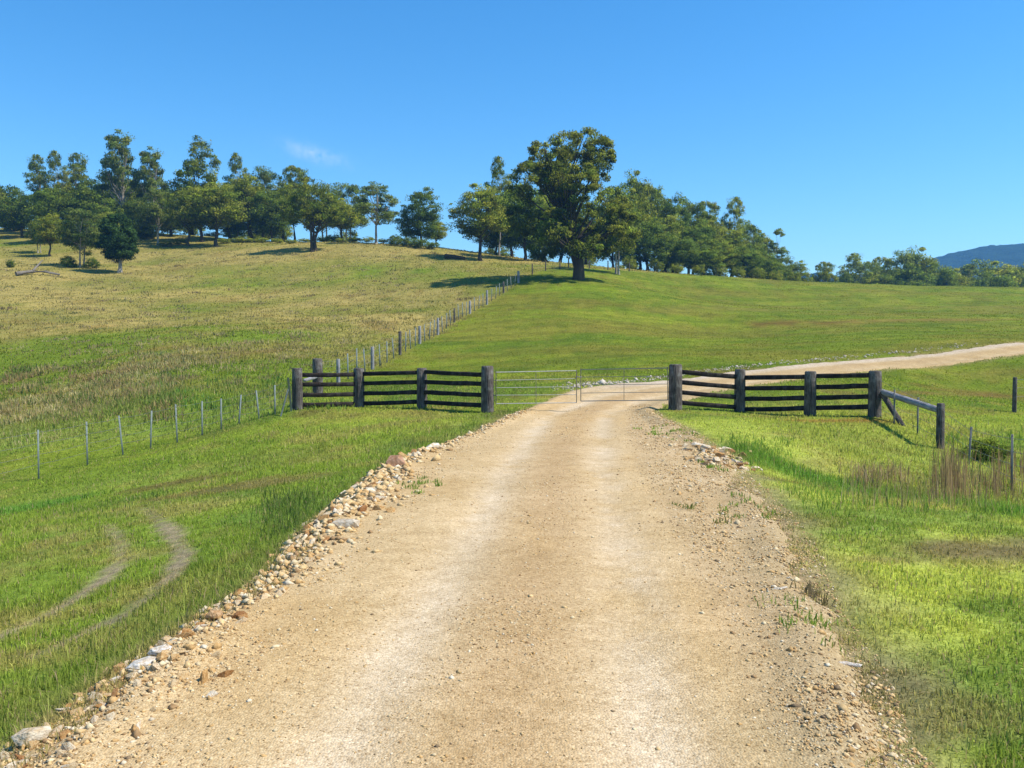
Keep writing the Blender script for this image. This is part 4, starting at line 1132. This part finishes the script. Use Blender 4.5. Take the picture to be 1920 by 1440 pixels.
far_rows_label = ranked(far_rows, '{} {} tree beyond the far crest counted from the gap with the lone tree', lambda r: r[0])
for u, Y, vt, hw, var in far_rows:
    tree(u, Y, vt - 3, hw * 1.3, var, far_rows_label[(u, Y, vt, hw, var)], 'trees beyond the far crest', name='crest_tree')
# undergrowth
hill_thickets = list([(20 + 42 * k, 143 + 5 * (k % 3), 398 + 9 * (k * 7 % 4) + (14 if k > 11 else 0), 32) for k in range(16)])
hill_thickets_label = ranked(hill_thickets, '{} {} olive thicket inside the hilltop wood counted from the gap in the tree line', lambda r: -r[0])
for u, Y, vt, hw in hill_thickets:
    tree(u, Y + 8, vt + 8, hw, 'shrub3', hill_thickets_label[(u, Y, vt, hw)], 'thickets within the hilltop wood', 'thicket', 'shrub')
crest_thickets = list([(935 + 40 * k, 134 + 4 * (k % 3), 440 + 8 * (k * 5 % 4) + 2.6 * k, 30) for k in range(0, 14, 2)])
crest_thickets_label = ranked(crest_thickets, '{} {} olive thicket inside the crest wood counted downhill from the bushy round gum', lambda r: r[0])
for u, Y, vt, hw in crest_thickets:
    tree(u, Y + 10, vt + 14, hw, 'shrub3', crest_thickets_label[(u, Y, vt, hw)], 'thickets within the crest wood', 'thicket', 'shrub')
bright_rows = list(((255, 135, 392, 26), (275, 134, 410, 22), (235, 138, 405, 26), (20, 165, 337, 40), (-30, 165, 330, 44)))
bright_rows_label = ranked(bright_rows, '{} {} bright green rounded thicket of the hilltop wood counted from the pointed gum', lambda r: -r[0])
for u, Y, vt, hw in bright_rows:
    tree(u, Y, vt, hw, 'shrub', bright_rows_label[(u, Y, vt, hw)], 'bright thickets of the hilltop wood', 'thicket', 'shrub')
cone_bushes = list(((740, 122, 438, 16), (762, 121, 442, 18), (785, 120, 445, 20), (810, 121, 452, 16)))
cone_bushes_label = ranked(cone_bushes, '{} {} bright green bush under the conical gum counted from the gap', lambda r: -r[0])
for u, Y, vt, hw in cone_bushes:
    tree(u, Y, vt, hw, 'shrub', cone_bushes_label[(u, Y, vt, hw)], 'bushes under the conical gum', 'bush', 'shrub')
tree(128, 103, 478, 16, 'shrub2', 'low dark bush under the olive-grey tree', None, 'bush', 'shrub')
tree(172, 103, 482, 14, 'shrub2', 'dark bush between the olive-grey tree and the dense dark tree', None, 'bush', 'shrub')
tree(20, 98, 487, 10, 'shrub', 'tiny bush alone on the open left paddock slope', None, 'bush', 'shrub')
hill_bushes = list(((310, 124, 445, 18), (335, 126, 440, 20), (420, 128, 440, 22), (455, 130, 436, 24), (490, 130, 438, 22), (520, 128, 440, 20), (640, 130, 440, 18), (665, 128, 438, 18), (545, 126, 442, 18), (572, 130, 440, 18), (605, 132, 438, 18), (690, 131, 436, 16), (718, 130, 440, 14), (625, 134, 432, 20)))
hill_bushes_label = ranked(hill_bushes, '{} {} low olive bush edging the hilltop wood counted from the gap in the tree line', lambda r: -r[0])
for u, Y, vt, hw in hill_bushes:
    tree(u, Y, vt + 6, hw * .9, 'shrub3', hill_bushes_label[(u, Y, vt, hw)], 'undergrowth of the hilltop wood', 'bush', 'shrub')
crest_bushes = list(((1230, 122, 478, 18), (1270, 122, 485, 20), (1310, 124, 488, 20), (1350, 126, 488, 20), (1385, 128, 490, 20), (1420, 130, 492, 20), (1180, 118, 470, 18), (1455, 132, 497, 18), (1490, 136, 500, 18), (1515, 150, 508, 14)))
crest_bushes_label = ranked(crest_bushes, '{} {} low bush edging the crest wood counted downhill from the big gum', lambda r: r[0])
for u, Y, vt, hw in crest_bushes:
    tree(u, Y, vt + 6, hw * .9, 'shrub3', crest_bushes_label[(u, Y, vt, hw)], 'undergrowth of the crest wood', 'bush', 'shrub')
tree(1850, 17.5, 838, 44, 'shrub2', 'grey-green scrub bush among reeds to the right of the ditch', None, 'bush', 'shrub')

# fallen timber on the hill
def log(pts, r0, r1, name, label, matr):
    c = Vector(pts[0])
    v, f = tube([Vector(p) - c for p in pts], [r0 + (r1 - r0) * i / (len(pts) - 1) for i in range(len(pts))], 7)
    o = link(name, np_mesh(name, v, f, None, True, [matr]), None, label, 'log'); o.location = c
def gp(u, v, dz):
    x, y = hit(u, v); return (x, y, gz(x, y) + dz)
log([gp(30, 518, .25), gp(60, 516, .3), gp(85, 517, .35), gp(112, 519, .2)], .2, .1, 'fallen_log', 'bleached fallen log lying on the left paddock slope', M_LOG)
log([gp(62, 514, .3), gp(72, 511, .8), gp(80, 508, 1.1)], .12, .05, 'fallen_branch', 'short bleached branch sticking up from the fallen log', M_LOG)
log([gp(835, 486, .3), gp(850, 487, .35), gp(872, 489, .3)], .30, .2, 'dark_log', 'dark log in the shade of the bushy round gum', M_BARK_D)
log([gp(1022, 492, -.1), gp(1021, 486, .5), (gp(1022, 492, 0)[0] - .2, gp(1022, 492, 0)[1], gp(1022, 492, 0)[2] + 1.7)], .55, .32, 'burnt_stump', 'blackened stump in the straw grass behind the fence corner', M_RAIL)

# ------------------------------------------------------------------ timber wing fences
def post(parent, x, y, top, r, matr, taper=.94, sink=.35, n=14, lean=(0, 0)):
    z0 = gz(x, y)
    g = np.random.default_rng(int(abs(x * 977 + y * 131)))
    h = top - z0
    ks = [-sink, 0, h * .3, h * .65, h - .025, h]
    pts = [Vector((lean[0] * k, lean[1] * k, k)) for k in ks]
    rd = [r * 1.03, r * 1.02, r, r * .985, r * taper, r * taper * .86]
    v, f = tube(pts, rd, n)
    ph = g.uniform(0, 6.28)
    a = np.arctan2(v[:, 1], v[:, 0])
    v[:, :2] *= (1 + .05 * np.sin(2 * a + ph) + .03 * np.sin(5 * a + 2 * ph))[:, None]
    o = link('post', np_mesh('post', v, f, None, True, [matr]), parent)
    me = o.data
    o.location = Vector((x, y, z0)) - parent.location
    return Vector((x, y, z0))
def bar(name, parent, a, b, hgt, dep, matr, seed=0):
    """sawn rail between two points, slightly bowed and uneven"""
    g = np.random.default_rng(seed)
    a, b = Vector(a), Vector(b); d = b - a; L = d.length; t = d.normalized()
    s = Vector((0, 0, 1)).cross(t).normalized(); up = t.cross(s)
    V, Q, n = [], [], 6
    for i in range(n + 1):
        k = i / n; c = a + d * k + up * (g.normal(0, .003) - .005 * math.sin(math.pi * k)) + s * g.normal(0, .004)
        hh, dd = hgt / 2 * g.uniform(.93, 1.07), dep / 2 * g.uniform(.93, 1.07)
        for (p, q) in ((-.6, -1), (.6, -1), (1, -.6), (1, .6), (.6, 1), (-.6, 1), (-1, .6), (-1, -.6)):
            V.append(c + s * dd * p + up * hh * q)
    for i in range(n):
        for k in range(8): Q.append((i * 8 + k, i * 8 + (k + 1) % 8, i * 8 + 8 + (k + 1) % 8, i * 8 + 8 + k))
    mid = (a + b) / 2
    v = np.array([tuple(x - mid) for x in V])
    # rotate into the rail's own axes so its grain runs along it
    Rm = np.array([tuple(t), tuple(s), tuple(up)])
    v = v @ Rm.T
    caps = [np.array([list(range(8))[::-1]]), np.array([[n * 8 + k for k in range(8)]])]
    o = link(name, np_mesh(name, v, [np.array(Q), np.concatenate(caps)], None, False, [matr]), parent)
    from mathutils import Matrix
    M = Matrix((t, s, up)).transposed()
    o.rotation_euler = M.to_euler(); o.location = mid - parent.location
    return o
def wing(spec, rails, label):
    """spec: (u, depth, v of top, radius); rails: rows of v at the posts"""
    P = []
    x0 = at_depth(spec[0][0], 700, spec[0][1])
    e = empty('rail_fence', (x0.x, x0.y, gz(x0.x, x0.y)), label, 'fence')
    for (u, Y, vt, r) in spec:
        p = at_depth(u, vt, Y); P.append(post(e, p.x, Y, p.z, r, M_POST))
    for i, rows in enumerate(rails):
        (ua, Ya, _, _), (ub, Yb, _, _) = spec[i], spec[i + 1]
        for j, (va, vb) in enumerate(rows):
            A, B = at_depth(ua, va, Ya), at_depth(ub, vb, Yb)
            bar('rail', e, A, B, .116, .09, M_RAIL, i * 10 + j)
    return e, P
wing([(557, 24.0, 690, .145), (673, 24.8, 690, .15), (791, 24.2, 690, .145), (914, 22.7, 686, .165)],
     [[(703, 702), (721, 720), (741, 739), (759, 757)], [(701, 698), (719, 716), (738, 735), (757, 753)], [(697, 703), (716, 720), (735, 741), (754, 760)]],
     'dark four-rail timber wing fence joining the double gate to the left gully')
wing([(1267, 22.5, 683, .18), (1388, 22.8, 692, .14), (1520, 21.8, 696, .145), (1641, 21.2, 695, .15)],
     [[(696, 707), (716, 726), (735, 745), (754, 764)], [(708, 706), (728, 727), (748, 746), (768, 765)], [(705, 703), (726, 723), (746, 743), (765, 762)]],
     'dark four-rail timber wing fence joining the double gate to the ditch')

# ------------------------------------------------------------------ double gate
def pipe(name, parent, pts, r, matr, n=7):
    c = parent.location
    v, f = tube([Vector(p) - c for p in pts], [r] * len(pts), n)
    return link(name, np_mesh(name, v, f, None, True, [matr]), parent)
def gate(uh, Yh, uf, Yf, rows, stays, label):
    """rows: v at the hinge end and the free end"""
    h0 = at_depth(uh, rows[-1][0], Yh)
    e = empty('gate', (h0.x, h0.y, h0.z - .2), label, 'gate')
    g = lambda u, v: at_depth(u, v, Yh + (Yf - Yh) * (u - uh) / (uf - uh))
    tl, tr, br, bl_ = g(uh, rows[0][0]), g(uf, rows[0][1]), g(uf, rows[-1][1]), g(uh, rows[-1][0])
    pipe('frame', e, [tl, tr], .0115, M_GALV); pipe('frame', e, [bl_, br], .0115, M_GALV)
    st_ = pipe('stile', e, [tl + Vector((0, 0, .03)), bl_], .0115, M_GALV); pipe('stile', e, [tr + Vector((0, 0, .03)), br], .0115, M_GALV)
    for va, vb in rows[1:-1]: pipe('bar', e, [g(uh, va), g(uf, vb)], .0075, M_GALV)
    for u in stays:
        t = (u - uh) / (uf - uh)
        pipe('stay', e, [g(u, rows[0][0] * (1 - t) + rows[0][1] * t), g(u, rows[-1][0] * (1 - t) + rows[-1][1] * t)], .0075, M_GALV)
    hp = g(uh, rows[0][0]); off = Vector((-.14 if uf > uh else .14, 0, 0))
    for va in (rows[1][0], rows[-2][0]): q = g(uh, va); h_ = pipe('hinge', e, [q, q + off], .0115, M_GALV); h_.parent = st_
    return e
gate(930, 22.65, 1081, 22.85, [(698, 695), (713, 710), (727, 725), (741, 740), (757, 755)], (1005,), 'left leaf of the galvanised pipe double gate across the road')
rg_ = gate(1252, 22.5, 1089, 22.85, [(690, 693), (705, 707), (720, 722), (735, 737), (750, 752)], (1170,), 'right leaf of the galvanised pipe double gate across the road')
q = at_depth(1085, 706, 22.8)
ch = link('chain', None, None, 'short steel chain looped round the meeting stiles of the double gate', 'chain'); ch.location = q
for i in range(6):
    a = 2 * math.pi * i / 6
    b = 2 * math.pi * (i + 1) / 6
    pipe('chain_link', ch, [q + Vector((.075 * math.cos(a), .045 * math.sin(a), -.02 * (i % 2))), q + Vector((.075 * math.cos(b), .045 * math.sin(b), -.02 * ((i + 1) % 2)))], .011, M_WIRE, 6)

# ------------------------------------------------------------------ wire fences
def picket(parent, x, y, top, matr=None, w=.045):
    z0 = gz(x, y); h = top - z0; g = np.random.default_rng(int(abs(x * 331 + y * 17)))
    parts = []
    for k in range(3):
        a = 2.094 * k + .5; c, s = math.cos(a), math.sin(a)
        lx, ly = g.normal(0, .012, 2) * h
        t = .0045
        V = []
        for z, (ox, oy) in ((-.25, (0, 0)), (h, (0, 0))):
            for (p, q_) in ((0, -t), (w * .62, -t), (w * .62, t), (0, t)): V.append((c * p - s * q_ + ox, s * p + c * q_ + oy, z))
        parts.append((np.array(V), [np.array([(0, 1, 5, 4), (1, 2, 6, 5), (2, 3, 7, 6), (3, 0, 4, 7), (4, 5, 6, 7), (3, 2, 1, 0)])]))
    v, f = merge(parts)
    lx, ly = g.normal(0, .035, 2); v[:, 0] += v[:, 2] * lx; v[:, 1] += v[:, 2] * ly
    o = link('picket', np_mesh('picket', v, f, None, False, [matr or M_PICKET]), parent)
    o.location = Vector((x, y, z0)) - parent.location
def wires(parent, pts, tops, heights, r=.004):
    for hh in heights:
        P = []
        for i in range(len(pts) - 1):
            for k in range(3):
                t = k / 3; x = pts[i][0] * (1 - t) + pts[i + 1][0] * t; y = pts[i][1] * (1 - t) + pts[i + 1][1] * t
                za = gz(*pts[i]); zb = gz(*pts[i + 1])
                P.append((x, y, (za + (tops[i] - za) * hh) * (1 - t) + (zb + (tops[i + 1] - zb) * hh) * t - .02 * math.sin(math.pi * t)))
        P.append((*pts[-1], gz(*pts[-1]) + (tops[-1] - gz(*pts[-1])) * hh))
        pipe('wire', parent, P, r, M_WIRE, 4)
# along the gully on the left
LG = [(-40, 19.6, 822), (70, 20.8, 806), (162, 21.6, 791), (229, 22.2, 779), (281, 22.6, 770), (331, 23.0, 758), (378, 23.3, 752), (414, 23.5, 747), (447, 23.6, 740), (485, 23.7, 732), (515, 23.8, 722)]
e = empty('wire_fence', (*tuple(at_depth(540, 770, 23.9))[:2], gz(*tuple(at_depth(540, 770, 23.9))[:2])), 'low wire fence on pale steel pickets running along the green gully', 'fence')
pts, tops = [], []
for u, Y, vt in LG:
    p = at_depth(u, vt, Y); picket(e, p.x, p.y, p.z, None, .036); pts.append((p.x, p.y)); tops.append(p.z)
p = at_depth(540, 708, 23.9); pts.append((p.x, p.y)); tops.append(p.z)
wires(e, pts, tops, (.95, .72, .5, .3), .0035)
b0 = at_depth(547, 766, 23.8)
pipe('end_post', e, [at_depth(540, 708, 23.9), Vector((b0.x, b0.y, min(b0.z, gz(b0.x, b0.y)) - .1))], .03, M_GALV)
b1 = at_depth(524, 780, 23.2)
pipe('stay', e, [at_depth(541, 728, 23.88), Vector((b1.x, b1.y, min(b1.z, gz(b1.x, b1.y)) - .1))], .022, M_GALV)
# climbing the hill to the corner by the big gum
e = empty('wire_fence', (FENCE_UP[0][0], FENCE_UP[0][1], gz(*FENCE_UP[0])), 'wire fence of grey posts and pickets climbing the hill towards the big gum', 'fence')
pts, tops = [], []
UP = [(595, 29, 672, .175), (634, 34, 673, .075), (698, 41, 650, .085), (750, 46, 621, .085), (787, 51, 611, .08), (821, 57, 596, .08), (852, 62, 578, .07), (881, 67, 564, .09), (913, 73, 544, .09), (944, 78.5, 528, .09), (972, 84, 508, .13)]
for k, (u, Y, vt, r) in enumerate(UP):
    p = at_depth(u, vt, Y); p.z = max(p.z, gz(p.x, p.y) + .95)
    post(e, p.x, p.y, p.z, r, M_GREY if k % 3 else M_POST, n=10); pts.append((p.x, p.y)); tops.append(p.z)
for i in range(1, len(pts) - 1):
    for t in (.25, .5, .75):
        x = pts[i][0] * (1 - t) + pts[i + 1][0] * t; y = pts[i][1] * (1 - t) + pts[i + 1][1] * t
        picket(e, x, y, gz(x, y) + 1.05, None, .05)
wires(e, pts, tops, (.93, .75, .56, .38), .004)
# stay rail of the strainer behind the left wing
b0_ = at_depth(571, 713, 25.3)
bar('brace', e, Vector((pts[0][0], pts[0][1], gz(*pts[0]) + .62)), b0_, .09, .09, M_GREY, 3)
# turning right behind the big gum
e = empty('wire_fence', (FENCE_TURN[1][0], FENCE_TURN[1][1], gz(*FENCE_TURN[1])), 'wire fence with thin dark posts running behind the big gum trunk', 'fence')
pts, tops = [], []
for k, (x, y) in enumerate(FENCE_TURN[1:]):
    post(e, x, y, gz(x, y) + 1.15, .07, M_POST, n=8); pts.append((x, y)); tops.append(gz(x, y) + 1.15)
wires(e, pts, tops, (.93, .7, .45), .005)
# right of the gate, down to the ditch
ep = at_depth(1641, 735, 21.2)
pp = at_depth(1764, 756, 18.5)
e = empty('wire_fence', (pp.x, pp.y, gz(pp.x, pp.y)), 'braced wire fence with one dark post below the right wing fence', 'fence')
post(e, pp.x, pp.y, pp.z, .082, M_POST, n=10)
v, f = None, None
def roundlog(name, parent, a, b, r0, r1, matr, n=10):
    a, b = Vector(a), Vector(b); t = (b - a); L = t.length
    pts_ = [Vector((0, 0, L * k / 4)) for k in range(5)]
    vv, ff = tube(pts_, [r0 + (r1 - r0) * k / 4 for k in range(5)], n)
    o = link(name, np_mesh(name, vv, ff, None, True, [matr]), parent)
    o.rotation_euler = t.to_track_quat('Z', 'Y').to_euler(); o.location = a - parent.location
roundlog('brace', e, ep + Vector((.15, -.05, 0)), Vector((pp.x, pp.y, at_depth(1757, 770, 18.5).z)), .078, .07, M_GREY)
sb = at_depth(1695, 803, 20.3)
roundlog('stay', e, ep + Vector((.12, -.1, -.02)), Vector((sb.x, sb.y, gz(sb.x, sb.y) - .05)), .07, .06, M_POST)
pts, tops = [(ep.x, ep.y), (pp.x, pp.y)], [gz(ep.x, ep.y) + 1.0, pp.z - .05]
for u, Y, vt in ((1818, 16.6, 800), (1900, 14.8, 815), (2020, 13.2, 820)):
    p = at_depth(u, vt, Y); top = max(p.z, gz(p.x, p.y) + .75)
    picket(e, p.x, p.y, top, M_WIRE, .034); pts.append((p.x, p.y)); tops.append(top)
for u, Y, vt in ((1678, 20.4, 732), (1722, 19.6, 745)):
    p = at_depth(u, vt, Y); picket(e, p.x, p.y, max(p.z, gz(p.x, p.y) + .8), M_WIRE, .034)
wires(e, pts, tops, (.93, .7, .48, .25), .0035)
# lone stretch on the far side of the swale
e = None
pts, tops = [], []
for k, (u, Y, vt, r) in enumerate(((1903, 25, 712, .06), (2030, 26, 705, .07), (2180, 27, 700, .07))):
    p = at_depth(u, vt, Y)
    if e is None: e = empty('wire_fence', (p.x, p.y, gz(p.x, p.y)), 'wire fence starting at a lone grey post below the curving road', 'fence')
    top = max(p.z, gz(p.x, p.y) + 1.0); post(e, p.x, p.y, top, r, M_GREY if k else M_POST, n=9); pts.append((p.x, p.y)); tops.append(top)
wires(e, pts, tops, (.93, .7, .45), .0035)

# ------------------------------------------------------------------ haze
hz, t = mat('haze')
pv = N(t, 'ShaderNodeVolumePrincipled')
pv.inputs['Color'].default_value = (.22, .53, 1.0, 1)
pv.inputs['Density'].default_value = .00034
pv.inputs['Anisotropy'].default_value = .2
o = N(t, 'ShaderNodeOutputMaterial'); t.links.new(pv.outputs[0], o.inputs['Volume'])
x0, x1, y0, y1, z0, z1 = -1250, 1850, -150, 1650, -45, 172
v = np.array([(x, y, z) for z in (z0, z1) for y in (y0, y1) for x in (x0, x1)], float)
f = np.array([(0, 2, 3, 1), (4, 5, 7, 6), (0, 1, 5, 4), (2, 6, 7, 3), (0, 4, 6, 2), (1, 3, 7, 5)])
link('haze', np_mesh('haze', v, f, None, False, [hz]), kind='stuff')
print('tris', sum(len(m_.loops) - 2 * len(m_.polygons) for m_ in {o.data for o in COL.objects if o.type == 'MESH'}))
